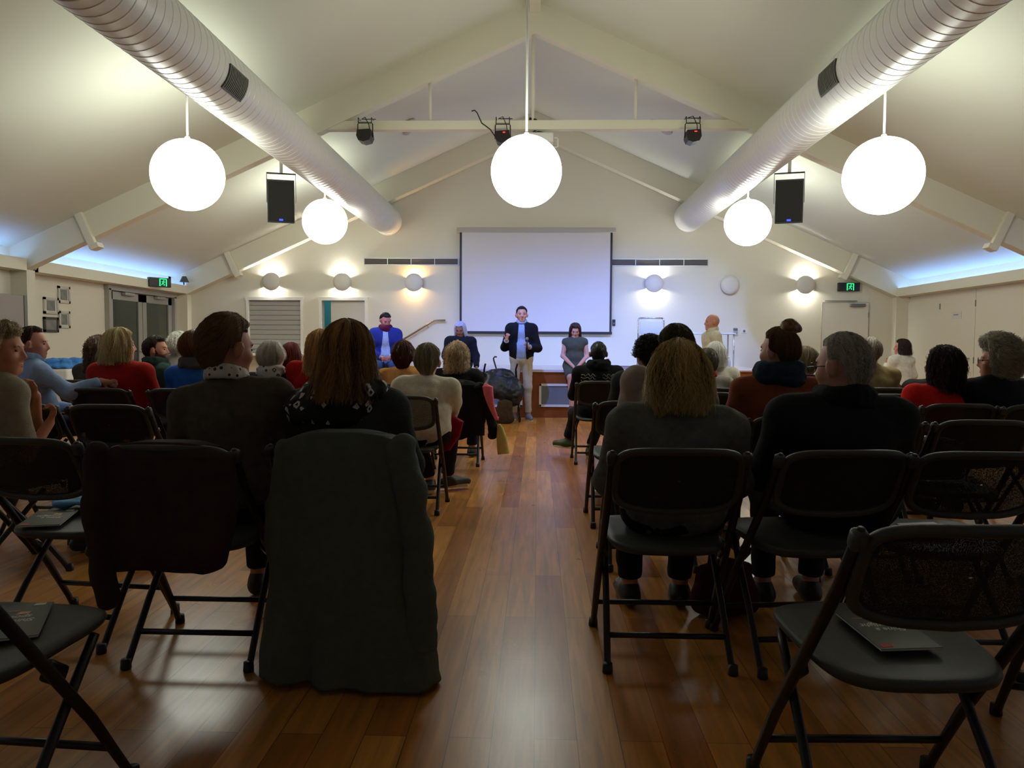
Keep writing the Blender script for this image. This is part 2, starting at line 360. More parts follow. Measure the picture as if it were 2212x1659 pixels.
# projector behind the centre globe
c = at(1160, 298, YT + .1); t = empty('projector', c, 0, 'pale ceiling projector half hidden behind the middle globe lamp', 'projector')
MB().box((.02, 0, -.03), (.38, .32, .13), bev=.02).build('housing', M_white, t)
MB().lathe([(.04, 0), (.04, .05)], (.02, .16, -.03), 20, Matrix(((1, 0, 0), (0, 0, 1), (0, -1, 0)))).build('lens', M_black, t)
MB().tube([(.2, 0, 0), (.26, 0, .0), (.27, 0, -.02), (.27, 0, -.11), (.25, 0, -.12), (.18, 0, -.12)], .012, 8).build('bracket', M_white, t)
MB().tube([(-.06, 0, .03), (-.06, 0, .26)], .02, 8).build('pole', M_white, t)
MB().tube([(-.1, -.09, .22), (-.02, -.1, .2), (.0, -.1, .1), (-.05, -.09, .04), (.02, -.1, .05), (.14, -.09, .03), (.2, -.09, .02)], [.02, .022, .02, .022, .014, .008, .006], 8).build('cable', mat('cable_green', (22, 40, 40), .5), t)
# small ceiling fittings
for px, py, rad, lab in ((885, 262, .09, 'small round ceiling fitting just above the tie beam, nearer the left lamp'), (878, 283, .07, 'small round ceiling fitting under the tie beam, nearer the left lamp'), (1440, 281, .10, 'small round ceiling fitting under the tie beam, nearer the right lamp'), (1413, 262, .06, 'small round ceiling fitting above the tie beam, nearer the right lamp')):
    v = ray(px, py); sg = -1 if px < 1150 else 1
    # meet the sloping ceiling
    best = None
    for k in range(1040, 1480): 
        p = at(px, py, k / 100)
        if p.z >= ceil_z(p.x) - .01: best = p; break
    if best is None: best = at(px, py, 14); best.z = ceil_z(best.x)
    rt = Matrix.Rotation(math.atan2((ZR - ZE), (RX - XL)) * (-1 if sg < 0 else 1), 3, 'Y')
    tag(MB().lathe([(rad, 0), (rad, -.02), (rad * .7, -.05)], best, 20, rt).build('ceiling_fitting', mat('fitting', (190, 184, 176), .6)), lab, 'ceiling fitting', 'small ceiling fittings')
c_ = at(505, 462, 12.0)
# ------------------------------------------------------------------ rear wall furniture
yw = YB - .005
# projection screen
p0 = at(992, 500, YB - .12); p1 = at(1322, 722, YB - .12)
t = empty('projection_screen', ((p0.x + p1.x) / 2, YB - .10, p1.z), 0, 'large white projection screen with black borders hanging over the stage', 'screen')
w_ = p1.x - p0.x; h_ = p0.z - p1.z
M_scr = mat('screen_cloth', (216, 212, 214), .8)
MB().box((0, 0, h_ / 2), (w_ - .06, .004, h_)).build('screen_cloth', M_scr, t, smooth=False)
for sx in (-1, 1): MB().box((sx * (w_ / 2 - .03), -.001, h_ / 2), (.04, .006, h_)).build('border', M_black, t, smooth=False)
MB().box((0, -.001, .02), (w_, .010, .05), bev=.003).build('bottom_bar', M_black, t, smooth=False)
MB().box((0, .02, h_ + .03), (w_ + .10, .11, .09), bev=.01).build('casing', mat('casing', (180, 174, 168), .5), t, smooth=False)
# long wall vents
for x0p, x1p, py, lab in ((787, 990, 565, 'long dark slot vent high on the rear wall, left of the screen'), (1321, 1529, 567, 'long dark slot vent high on the rear wall, right of the screen')):
    a = at(x0p, py, yw); b = at(x1p, py, yw); L = b.x - a.x
    t = empty('wall_vent', ((a.x + b.x) / 2, yw, a.z), 0, lab, 'vent', 'wall vents beside the screen')
    m = MB(); hh = .062
    m.box((0, -.01, hh), (L, .02, .012)); m.box((0, -.01, -hh), (L, .02, .012))
    for k in range(5): m.box((-L / 2 + k * L / 4, -.01, 0), (.012, .02, 2 * hh))
    m.build('frame', M_alu, t, smooth=False)
    MB().box((0, -.003, 0), (L, .006, 2 * hh)).build('backing', mat('vent_dark', (86, 82, 80), .7), t, smooth=False)
    m = MB()
    for k in range(7): m.box((0, -.010, -hh + .014 + k * .016), (L, .008, .005), Matrix.Rotation(R(35), 3, 'X'))
    m.build('louvre', mat('vent_louvre', (122, 118, 114), .6), t, smooth=False)
# disc sconces
M_sc = emission('sconce_white', (1, .97, .88), 900); M_scw = emission('sconce_warm', (1, .60, .22), 700)
M_disc = mat('sconce_disc', (214, 210, 200), .5)
for px, py, on, lab in ((586, 608, 1, 'round disc wall light over the roller shutter, shining up and down'), (739, 609, 1, 'round disc wall light over the narrow doorway, shining up and down'),
                    (894, 610, 2, 'round disc wall light with a warm amber glow, left of the screen'), (1413, 612, 1, 'round disc wall light just right of the screen, shining up and down'),
                    (1577, 615, 0, 'unlit round disc wall light, the only dark one'), (1740, 615, 1, 'round disc wall light nearest the exit sign over the door')):
    c = at(px, py, YB - .09); t = empty('wall_light', (c.x, YB - .002, c.z), 0, lab, 'wall light', 'disc wall lights')
    rt = Matrix(((1, 0, 0), (0, 0, -1), (0, 1, 0)))
    r = .175
    # domed disc standing off the wall
    m = MB(); m.lathe([(r, 0), (r * .985, .012), (r * .9, .035), (r * .7, .052), (r * .4, .062), (.01, .066)], (0, -.085, 0), 48, rt); m.build('disc', M_disc, t)
    MB().box((0, -.043, 0), (.10, .086, .07), bev=.004).build('bracket', M_disc, t, smooth=False)
    # side webs that shape the light into two wedges
    m = MB()
    for sx in (-1, 1):
        for sz in (-1, 1): m.box((sx * .085, -.045, sz * .062), (.10, .084, .004), Matrix.Rotation(R(-sx * sz * 38), 3, 'Y'))
    m.build('baffle', M_disc, t, smooth=False)
    if on:
        for sz in (-1, 1): MB().box((0, -.040, sz * .066), (.075, .045, .014)).build('lamp', M_sc if on == 1 else M_scw, t, smooth=False)
# exit signs
def exit_sign(c, rz, lab, fx):
    t = empty('exit_sign', c, rz, lab, 'exit sign', 'green running man exit signs')
    MB().box((0, 0, 0), (.40, .07, .16), bev=.008).build('housing', M_black, t, smooth=False)
    G = emission('exit_green', (.03, .9, .25), 1.6); yy = -.038
    m = MB(); m.box((fx - .058, yy, 0), (.018, .004, .13)); m.box((fx + .058, yy, 0), (.018, .004, .13)); m.box((fx, yy, .06), (.10, .004, .014)); m.build('door_symbol', G, t, smooth=False)
    m = MB(); m.sphere((fx + .012, yy, .035), (.011, .003, .011), 10, 6)
    for a, b in (((.006, .02), (-.006, -.012)), ((.004, .016), (.032, .004)), ((.002, .012), (-.026, .012)), ((-.006, -.012), (.02, -.03)), ((.02, -.03), (.016, -.055)), ((-.006, -.012), (-.03, -.045))):
        m.tube([(fx + a[0], yy, a[1]), (fx + b[0], yy, b[1])], .006, 6)
    m.build('running_man', G, t)
c = at(1833, 620, YB - .05); exit_sign(c, 0, 'green running man exit sign on the rear wall above the white exit door', .02)
c = wall_at(344, 610, FL + .14); exit_sign(c, R(55), 'green running man exit sign on the pelmet above the glazed doors', .05)
c = wall_at(397, 604, FL + .0)
t = empty('floodlight', c, R(40), 'small dark floodlight sitting on the pelmet in the rear left corner', 'floodlight')
MB().prism([(-.08, -.05), (.08, -.05), (.03, .06), (-.03, .06)], .06, (0, 0, 0), Matrix(((1, 0, 0), (0, 0, -1), (0, 1, 0)))).build('lamp_body', M_black, t, smooth=False)
MB().tube([(0, 0, -.04), (0, .0, -.10)], .012).build('stand', M_black, t)
# servery shutter
t = tag(MB().build('dummy', M_alu) if False else empty('roller_shutter', ((sv[0] + sv[1]) / 2, YB, 0), 0, 'pale grey roller shutter closing the servery hatch in the rear wall', 'shutter'))
ws = sv[1] - sv[0]
prof = MB(); n = 11; hs = (ZD - SVZ) / n
for k in range(n):
    z0 = SVZ + k * hs; a_ = [(-ws / 2, .05, z0), (ws / 2, .05, z0), (ws / 2, .05, z0 + hs * .86), (-ws / 2, .05, z0 + hs * .86), (-ws / 2, .07, z0 + hs), (ws / 2, .07, z0 + hs)]
    prof.add(a_, [(0, 1, 2, 3), (3, 2, 5, 4)])
    prof.add([(-ws / 2, .05, z0), (ws / 2, .05, z0), (ws / 2, .07, z0), (-ws / 2, .07, z0)], [(0, 1, 2, 3)])
prof.build('slat', mat('shutter_grey', (176, 174, 166), .5, metal=.1), t, smooth=False)
m = MB(); m.box((-ws / 2 - .02, -.01, (SVZ + ZD) / 2), (.05, .04, ZD - SVZ)); m.box((ws / 2 + .02, -.01, (SVZ + ZD) / 2), (.05, .04, ZD - SVZ)); m.box((0, -.01, ZD + .03), (ws + .12, .04, .06)); m.build('frame', M_white, t, smooth=False)
for sx in (-1, 1): MB().box((sx * (ws / 2 - .05), .03, SVZ + .08), (.09, .02, .03)).build('latch', M_grey, t, smooth=False)
tag(MB().box(((sv[0] + sv[1]) / 2, YB - .1, SVZ - .02), (ws + .16, .34, .04), bev=.006).build('servery_counter', M_white, smooth=False), 'white counter ledge under the roller shutter', 'counter')
# doorway with a door standing ajar
wd = dr[1] - dr[0]
m = MB(); m.box((dr[0] - .02, YB - .01, ZD / 2), (.05, .05, ZD)); m.box((dr[1] + .02, YB - .01, ZD / 2), (.05, .05, ZD)); m.box(((dr[0] + dr[1]) / 2, YB - .01, ZD + .03), (wd + .12, .05, .06)); S('trim_1', m, M_white)
t = empty('door_1', (dr[1] - .01, YB + .06, 0), R(-3)); tag(t, kind='structure')
MB().box((-wd * .40, 0, ZD / 2), (wd * .80, .04, ZD - .02)).build('door_leaf', mat('door_white', (212, 208, 196), .6), t, smooth=False)
MB().tube([(-wd * .76, -.03, 1.0), (-wd * .66, -.05, 1.0)], .01).build('door_handle', M_steel, t)
# room seen through the gap
M_teal = mat('teal_paint', (120, 200, 205), .6)
S('wall_passage', MB().box(((dr[0] + dr[1]) / 2, YB + 1.6, 1.2), (1.6, .1, 2.4)).box((dr[0] - .5, YB + .9, 1.2), (.1, 1.4, 2.4)).box((dr[1] + .4, YB + .9, 1.2), (.1, 1.4, 2.4)).box(((dr[0] + dr[1]) / 2, YB + .9, 2.42), (1.6, 1.5, .05)), M_teal)
S('floor_passage', MB().box(((dr[0] + dr[1]) / 2, YB + .9, -.02), (1.6, 1.5, .04)), M_grey)
t = empty('ceiling_light', (dr[0] + .1, YB + .9, 2.36), 0, 'small ceiling light in the passage seen through the narrow doorway', 'ceiling light')
MB().lathe([(.12, 0), (.12, -.03), (.08, -.05)], (0, 0, .03), 20).build('diffuser', emission('passage_lamp', (.7, 1, 1), 12), t)
MB().lathe([(.13, 0), (.13, .02)], (0, 0, .03), 20).build('base', M_white, t)
# exit door, rear right
a = at(1776, 650, YB); b = at(1876, 650, YB)
t = empty('door_2', ((a.x + b.x) / 2, YB - .012, 0), 0, kind='structure'); wd2 = b.x - a.x
m = MB(); m.box((0, 0, ZD / 2), (wd2, .02, ZD)); m.build('door_leaf', mat('door_cream', (224, 219, 203), .6), t, smooth=False)
m = MB(); m.box((-wd2 / 2 - .004, -.002, ZD / 2), (.006, .02, ZD)); m.box((wd2 / 2 + .004, -.002, ZD / 2), (.006, .02, ZD)); m.box((0, -.002, ZD + .004), (wd2, .02, .008)); m.build('door_gap', mat('gap', (140, 134, 118), .8), t, smooth=False)
m = MB(); m.box((wd2 / 2 - .22, -.05, ZD - .05), (.28, .06, .06), bev=.01); m.box((-.1, -.03, ZD + .03), (.6, .03, .012)); m.build('door_closer', M_grey, t, smooth=False)
for z in (1.75, .3): MB().box((wd2 / 2, -.015, z), (.012, .012, .09)).build('hinge', M_grey, t, smooth=False)
MB().tube([(-wd2 / 2 + .06, -.03, 1.0), (-wd2 / 2 + .17, -.05, 1.0)], .01).build('door_handle', M_steel, t)
# switches
c = at(1588, 716, yw); t = empty('switch_panel', c, 0, 'small grey switch panel on the rear wall beside the bald man', 'switch panel')
MB().box((0, -.01, 0), (.10, .02, .15), bev=.004).build('plate', mat('plate', (206, 204, 198), .5), t, smooth=False)
MB().box((0, -.022, .035), (.08, .006, .05)).build('display', mat('display', (110, 112, 112), .4), t, smooth=False)
m = MB(); [m.box((0, -.022, -.01 - .018 * k), (.08, .006, .008)) for k in range(3)]; m.build('button', M_grey, t, smooth=False)
c = at(1607, 715, yw); t = empty('power_socket', c, 0, 'small white wall fitting with a dark knob, right of the switch panel', 'socket')
MB().box((0, -.006, 0), (.12, .012, .08), bev=.003).build('plate', M_white, t, smooth=False)
MB().lathe([(.022, 0), (.022, .012)], (0, -.012, 0), 20, Matrix(((1, 0, 0), (0, 0, -1), (0, 1, 0)))).build('knob', M_grey, t)
c = at(1326, 697, yw); t = empty('wall_control', c, 0, 'small dark wall control right of the screen', 'wall control')
MB().box((0, -.012, 0), (.055, .024, .12), bev=.005).build('body', M_black, t, smooth=False)
MB().box((0, -.026, -.015), (.03, .006, .03)).build('button', M_grey, t, smooth=False)
# handrail
a = at(962, 692, YB - .08); b = at(938, 692, YB - .08); c = at(868, 733, YB - .08)
t = empty('handrail', (b.x, YB - .08, b.z), 0, 'sloping metal handrail on the rear wall beside the stage steps', 'handrail')
o = Vector((b.x, YB - .08, b.z))
MB().tube([a - o, b - o, c - o + Vector((-.3, 0, -.2))], .02, 10).build('rail', mat('rail_bronze', (150, 138, 120), .35, metal=.6), t)
for q in (.2, .9):
    p = (b - o) * (1 - q) + (c - o) * q; MB().tube([p, p + Vector((0, .0, -.05)), p + Vector((0, .08, -.06))], .008, 8).build('bracket', M_steel, t)
# ------------------------------------------------------------------ stage
YS = floor_at(1250, 903).y; ZS = at(1230, 799, YS).z
xs0 = at(868, 800, YS).x; xs1 = at(1690, 800, YS).x
S('stage_floor', MB().box(((xs0 + xs1) / 2, (YS + YB) / 2 - .01, ZS - .02), (xs1 - xs0 + .04, YB - YS + .02, .04), bev=.004), mat('stage_top', (214, 206, 200), .45))
t = S('stage_front', MB().box(((xs0 + xs1) / 2, YS + .03, (ZS - .04) / 2), (xs1 - xs0, .04, ZS - .04)).box((xs1 - .02, (YS + YB) / 2, (ZS - .04) / 2), (.04, YB - YS - .1, ZS - .04)).box((xs0 + .02, (YS + YB) / 2, (ZS - .04) / 2), (.04, YB - YS - .1, ZS - .04)), M_wood)
for x0, x1, lab in ((1165, 1270, 'white-framed grey vent panel in the stage front, beside the seated girl'), (1035, 1128, 'white-framed grey vent panel in the stage front, behind the standing speaker')):
    a = at(x0, 829, YS); b = at(x1, 879, YS)
    t = empty('stage_vent', ((a.x + b.x) / 2, YS, (a.z + b.z) / 2), 0, lab, 'vent panel', 'vent panels in the stage front')
    w3 = b.x - a.x; h3 = a.z - b.z; m = MB()
    for sx in (-1, 1): m.box((sx * (w3 / 2 - .015), -.01, 0), (.035, .03, h3))
    for sz in (-1, 1): m.box((0, -.01, sz * (h3 / 2 - .015)), (w3, .03, .035))
    m.build('frame', M_white, t, smooth=False)
    MB().box((0, -.002, 0), (w3 - .04, .02, h3 - .04)).build('panel', mat('vent_mesh', (120, 124, 132), .7, bump=.4, bscale=500), t, smooth=False)
# steps at the left end
m = MB()
for k in range(3): m.box((xs0 - .15 - .28 * k, YB - .6, (ZS - .2 * (k + 1)) / 2), (.30, 1.1, ZS - .2 * (k + 1)))
S('stair_steps', m, M_wood)
# timber box at the right of the stage
a = at(1575, 806, YS - .55); b = at(1688, 806, YS - .55)
t = empty('timber_box', ((a.x + b.x) / 2, YS - .3, 0), 0, 'orange-brown timber box standing against the right end of the stage', 'timber box')
MB().box((0, 0, a.z / 2), (b.x - a.x, .5, a.z), bev=.005).build('body', mat('box_wood', (176, 98, 36), .4, vary=.25, vscale=5), t, smooth=False)
MB().box((0, 0, a.z + .012), (b.x - a.x + .04, .54, .025), bev=.005).build('lid', M_wood, t, smooth=False)
# ------------------------------------------------------------------ left wall things
# glazed double doors
t = empty('door_3', (XL, (gy0 + gy1) / 2, 0), 0, kind='structure'); L = gy1 - gy0
M_al2 = mat('door_aluminium', (168, 168, 164), .5, metal=.3)
m = MB(); m.box((.01, 0, GZ + .02), (.14, L + .1, .09)); m.box((.01, -L / 2, GZ / 2), (.14, .07, GZ)); m.box((.01, L / 2, GZ / 2), (.14, .07, GZ)); m.build('door_frame', M_al2, t, smooth=False)
gm = bpy.data.materials.new('night_glass'); gm.use_nodes = True; gb = gm.node_tree.nodes['Principled BSDF']
gb.inputs['Base Color'].default_value = (.55, .62, .58, 1); gb.inputs['Transmission Weight'].default_value = 1; gb.inputs['Roughness'].default_value = .06; gb.inputs['IOR'].default_value = 1.5
for k, (c0, c1) in enumerate(((-L / 2 + .04, -.01), (.01, L / 2 - .04))):
    lf = empty('door_leaf', (0, (c0 + c1) / 2, 0)); lf.parent = t; W = c1 - c0
    m = MB(); fw = .13
    m.box((0, -W / 2 + fw / 2, GZ / 2 - .01), (.045, fw, GZ - .04)); m.box((0, W / 2 - fw / 2, GZ / 2 - .01), (.045, fw, GZ - .04)); m.box((0, 0, GZ - .10), (.045, W, .13)); m.box((0, 0, .13), (.045, W, .24))
    m.build('leaf_frame', M_al2, lf, smooth=False)
    MB().box((0, 0, GZ / 2), (.01, W - 2 * fw + .01, GZ - .3)).build('glass', gm, lf, smooth=False)
    MB().box((.07, (W / 2 - .2) * (1 if k else -1) * 0, GZ - .06), (.07, .3, .05), bev=.01).build('door_closer', M_alu, lf, smooth=False)
    MB().tube([(.03, W / 2 - .06, 1.0), (.07, W / 2 - .06, 1.0), (.07, W / 2 - .18, 1.0)], .011).build('door_handle', M_steel, lf)
# framed photographs
def picture(px0, py0, px1, py1, dark, lab):
    a = wall_at(px0, py0, XL + .02); b = wall_at(px1, py1, XL + .02); yc = (a.y + b.y) / 2; zc = (a.z + b.z) / 2; W = b.y - a.y; H = (a.z - b.z)
    t = empty('picture_frame', (XL + .001, yc, zc), 0, lab, 'framed photo', 'framed black and white photographs')
    m = MB(); f = .035
    for s_ in (-1, 1): m.box((.012, s_ * (W / 2 - f / 2), 0), (.024, f, H)); m.box((.012, 0, s_ * (H / 2 - f / 2)), (.024, W, f))
    m.build('frame', mat('frame_dark', (58, 58, 56), .5) if dark else mat('frame_pale', (196, 194, 182), .5), t, smooth=False)
    MB().box((.005, 0, 0), (.008, W - .04, H - .04)).build('mount', mat('mount', (224, 222, 212), .7), t, smooth=False)
    q = .80 if dark else .56
    MB().box((.012, 0, 0), (.006, W * q, H * (q + .06))).build('photograph', mat('photo_%d' % dark, (120, 120, 116), .4, vary=.7, vscale=7), t, smooth=False)
picture(126, 617, 152, 656, 0, 'white framed black and white photograph, topmost on the left wall')
picture(95, 641, 127, 679, 0, 'white framed landscape photograph above the dark-framed one on the left wall')
picture(95, 684, 127, 718, 1, 'dark framed photograph, lowest on the left wall')
picture(128, 671, 152, 709, 0, 'white framed tall grey photograph beside the dark-framed one on the left wall')
# partition panels left of the pilaster
y0 = YT - .1; zp = wall_at(30, 636, FL).z
t = empty('partition_panel', (FL - .03, y0 - .9, 0), 0, 'grey fabric partition panel along the left wall beside the white pilaster', 'partition')
MB().box((0, 0, zp / 2), (.05, 1.7, zp), bev=.006).build('panel', mat('partition_grey', (160, 152, 146), .9), t, smooth=False)
m = MB(); m.box((0, -.87, zp / 2), (.07, .04, zp)); m.box((0, .87, zp / 2), (.07, .04, zp)); m.build('edge_post', M_grey, t, smooth=False)
# cupboard doors on the right wall
ys = [wall_at(p, 680, XR).y for p in (2033, 2110, 2212)]
ztop = wall_at(2100, 622, XR).z
k = 0
for y1_, y0_ in ((ys[0], ys[1]), (ys[1], ys[1] - 1.35), (ys[1] - 1.36, ys[1] - 2.7)):
    t = empty('door_%d' % (4 + k), (XR, (y0_ + y1_) / 2, 0), 0, kind='structure'); W = abs(y1_ - y0_) - .01; k += 1
    MB().box((-.012, 0, ztop / 2), (.022, W, ztop), bev=.003).build('door_leaf', mat('cupboard_cream', (222, 216, 196), .55), t, smooth=False)
    for z in (ztop - .25, .95, .3): MB().box((-.028, W / 2, z), (.012, .015, .10)).build('hinge', M_grey, t, smooth=False)
    MB().tube([(-.03, -W / 2 + .1, .98), (-.06, -W / 2 + .12, .98), (-.06, -W / 2 + .22, .98)], .009).build('door_handle', M_steel, t)
    if k == 1:
        sg = MB().box((-.026, 0, ztop - .42), (.004, .30, .12)).build('notice', mat('notice', (214, 210, 198), .6), t, smooth=False)
        MB().box((-.029, .02, ztop - .41), (.003, .14, .014)).build('lettering', M_grey, sg, smooth=False)
S('trim_2', MB().box((XR - .008, ys[1] - .9, ztop + .02), (.016, 4.2, .03)), M_white)
# table with white cloth and blue bags by the left wall
tz = .80; a = floor_at(92, 802, tz)
tx, ty = -6.2, 9.9
t = empty('display_table', (tx, ty, 0), 0, 'long table under a white cloth against the left wall', 'table')
MB().box((0, 0, tz - .015), (.6, .9, .03)).build('tabletop', M_white, t, smooth=False)
for sx in (-1, 1):
    for sy in (-1, 1): MB().tube([(sx * .25, sy * .4, 0), (sx * .25, sy * .4, tz - .03)], .018).build('leg', M_grey, t)
# cloth with hanging folds
n = 120; vs_ = []; fs = []
per = []
for i in range(n):
    q = i / n * 4; sgm = int(q); f = q - sgm
    P = [(-.31, -.46), (.31, -.46), (.31, .46), (-.31, .46)]; A = P[sgm]; B = P[(sgm + 1) % 4]; per.append((A[0] + (B[0] - A[0]) * f, A[1] + (B[1] - A[1]) * f))
for r_, z_ in ((0.0, tz + .006), (1.0, tz + .006), (1.01, tz - .02), (1.02, tz - .35), (1.03, .12)):
    for i, (x, y) in enumerate(per):
        wv = 1 + (.012 * math.sin(i * 1.9) + .01 * math.sin(i * .8)) * max(0, (tz - z_) * 2.2)
        vs_.append((x * r_ * wv, y * r_ * wv, z_))
for k in range(4):
    for i in range(n): fs.append((k * n + i, k * n + (i + 1) % n, (k + 1) * n + (i + 1) % n, (k + 1) * n + i))
cl = MB().add(vs_, fs).build('tablecloth', mat('cloth_white', (232, 230, 226), .85)); cl.location = (tx, ty, 0)
tag(cl, 'white cloth draped over the long table by the left wall', 'tablecloth')
# ------------------------------------------------------------------ smooth bodies from distance fields
def V3(*a): return np.array(a, float)
def hsh(ix, iy, iz, seed):
    h = (ix * 374761393 + iy * 668265263 + iz * 2147483647 + seed * 974634777) & 0x7fffffff
    h = ((h ^ (h >> 13)) * 1274126177) & 0x7fffffff
    return ((h ^ (h >> 16)) & 0xffff) / 65535.0
def vnoise(p, scale, seed=0):
    q = p * scale; i = np.floor(q).astype(np.int64); f = q - i; f = f * f * (3 - 2 * f); r = 0
    for dx in (0, 1):
        for dy in (0, 1):
            for dz in (0, 1):
                wgt = (f[..., 0] if dx else 1 - f[..., 0]) * (f[..., 1] if dy else 1 - f[..., 1]) * (f[..., 2] if dz else 1 - f[..., 2])
                r = r + wgt * hsh(i[..., 0] + dx, i[..., 1] + dy, i[..., 2] + dz, seed)
    return r * 2 - 1
class Field:
    "a list of capsules ('c', a, b, ra, rb), ellipsoids ('e', c, radii, M) joined smoothly; then cuts"
    def __init__(s): s.p = []; s.cut = []; s.nz = None; s.slot = None
    def cap(s, a, b, ra, rb=None, k=.03): s.p.append(('c', np.array(a, float), np.array(b, float), ra, ra if rb is None else rb, k)); return s
    def ell(s, c, r, M=None, k=.03): s.p.append(('e', np.array(c, float), np.array(r, float), np.eye(3) if M is None else np.array(M), k)); return s
    def chop(s, point, normal, rad=.2): s.cut.append((np.array(point, float), np.array(normal, float) / np.linalg.norm(normal), rad)); return s
    def mesh(s, h, name='body'):
        lo = V3(9, 9, 9); hi = -lo
        for q in s.p:
            if q[0] == 'c': r = max(q[3], q[4]); a, b = np.minimum(q[1], q[2]) - r, np.maximum(q[1], q[2]) + r
            else: r = q[2].max(); a, b = q[1] - r, q[1] + r
            lo = np.minimum(lo, a); hi = np.maximum(hi, b)
        lo = lo - .05; hi = hi + .05; n = np.ceil((hi - lo) / h).astype(int) + 1
        F = np.full(n, .08); ax = [lo[d] + np.arange(n[d]) * h for d in range(3)]
        for q in s.p:
            k = q[-1]; mg = .085
            if q[0] == 'c': r = max(q[3], q[4]); a, b = np.minimum(q[1], q[2]) - r - mg, np.maximum(q[1], q[2]) + r + mg
            else: r = q[2].max(); a, b = q[1] - r - mg, q[1] + r + mg
            i0 = np.clip(np.floor((a - lo) / h).astype(int), 0, n); i1 = np.clip(np.ceil((b - lo) / h).astype(int) + 1, 0, n)
            sl = tuple(slice(i0[d], i1[d]) for d in range(3))
            X = ax[0][sl[0]][:, None, None]; Y = ax[1][sl[1]][None, :, None]; Z = ax[2][sl[2]][None, None, :]
            if q[0] == 'c':
                A, B = q[1], q[2]; d = B - A; L2 = max(1e-9, d @ d)
                px, py, pz = X - A[0], Y - A[1], Z - A[2]
                t = np.clip((px * d[0] + py * d[1] + pz * d[2]) / L2, 0, 1)
                D = np.sqrt((px - t * d[0]) ** 2 + (py - t * d[1]) ** 2 + (pz - t * d[2]) ** 2) - (q[3] + t * (q[4] - q[3]))
            else:
                M = q[3]; px, py, pz = X - q[1][0], Y - q[1][1], Z - q[1][2]; rr = q[2]
                u = [(M[0][i] * px + M[1][i] * py + M[2][i] * pz) for i in range(3)]
                k0 = np.sqrt(sum((u[i] / rr[i]) ** 2 for i in range(3))); k1 = np.sqrt(sum((u[i] / rr[i] ** 2) ** 2 for i in range(3)))
                D = k0 * (k0 - 1) / np.maximum(k1, 1e-6)
            f = F[sl]; hh = np.maximum(k - np.abs(f - D), 0) / k
            F[sl] = np.minimum(f, D) - hh * hh * k * .25
        if s.nz:
            nb = np.abs(F) < .03; idx = np.argwhere(nb); P = lo + idx * h
            v = 0
            for amp, sc, seed, st in s.nz: v = v + amp * vnoise(P * V3(*st), sc, seed)
            F[nb] += v
        for c, nn, rad in s.cut:
            i0 = np.clip(np.floor((c - rad - lo) / h).astype(int), 0, n); i1 = np.clip(np.ceil((c + rad - lo) / h).astype(int) + 1, 0, n)
            sl = tuple(slice(i0[d], i1[d]) for d in range(3))
            X = ax[0][sl[0]][:, None, None]; Y = ax[1][sl[1]][None, :, None]; Z = ax[2][sl[2]][None, None, :]
            D = (X - c[0]) * nn[0] + (Y - c[1]) * nn[1] + (Z - c[2]) * nn[2]
            q_ = np.sqrt((X - c[0]) ** 2 + (Y - c[1]) ** 2 + (Z - c[2]) ** 2)
            F[sl] = np.where(q_ < rad, np.maximum(F[sl], D), F[sl])
        if s.slot:
            cx, z0, w0, z1, w1, yy = s.slot; Zn = np.clip((ax[2] - z0) / (z1 - z0), 0, 1); wd = w0 + (w1 - w0) * Zn
            D = wd[None, None, :] - np.abs(ax[0] - cx)[:, None, None]; F = np.where((ax[1] > yy)[None, :, None], np.maximum(F, D), F)
        F[0] = F[-1] = .05; F[:, 0] = F[:, -1] = .05; F[:, :, 0] = F[:, :, -1] = .05
        # surface nets
        ins = F < 0
        c8 = [ins[i:n[0] - 1 + i, j:n[1] - 1 + j, k:n[2] - 1 + k] for i in (0, 1) for j in (0, 1) for k in (0, 1)]
        sm = sum(x.astype(np.int8) for x in c8); act = (sm > 0) & (sm < 8)
        ci = np.argwhere(act); vid = np.full(act.shape, -1, np.int64); vid[act] = np.arange(len(ci))
        acc = np.zeros((len(ci), 3)); cnt = np.zeros(len(ci))
        fv = {}
        for i in (0, 1):
            for j in (0, 1):
                for k in (0, 1): fv[(i, j, k)] = F[ci[:, 0] + i, ci[:, 1] + j, ci[:, 2] + k]
        for a in fv:
            for d in range(3):
                if a[d] == 0:
                    b = list(a); b[d] = 1; b = tuple(b); f0, f1 = fv[a], fv[b]; x = (f0 < 0) != (f1 < 0)
                    t = f0[x] / (f0[x] - f1[x]); pt = np.tile(np.array(a, float), (x.sum(), 1)); pt[:, d] += t; acc[x] += pt; cnt[x] += 1
        V = lo + (ci + acc / cnt[:, None]) * h
        Q = []
        for d in range(3):
            e1, e2 = (d + 1) % 3, (d + 2) % 3
            sA = [slice(0, n[0]), slice(0, n[1]), slice(0, n[2])]; sB = list(sA); sA[d] = slice(0, n[d] - 1); sB[d] = slice(1, n[d])
            A = ins[tuple(sA)]; B = ins[tuple(sB)]; x = A != B
            x[tuple(slice(0, 1) if q in (e1,) else slice(None) for q in range(3))] = False; x[tuple(slice(0, 1) if q in (e2,) else slice(None) for q in range(3))] = False
            e = np.argwhere(x); fl = A[x]
            o1 = np.zeros(3, int); o1[e1] = 1; o2 = np.zeros(3, int); o2[e2] = 1
            g = lambda o: vid[tuple((e - o).T)]
            q = np.stack([g(0 * o1), g(o1), g(o1 + o2), g(o2)], 1); q[~fl] = q[~fl][:, ::-1]
            Q.append(q)
        Q = np.concatenate(Q); Q = Q[(Q >= 0).all(1)]
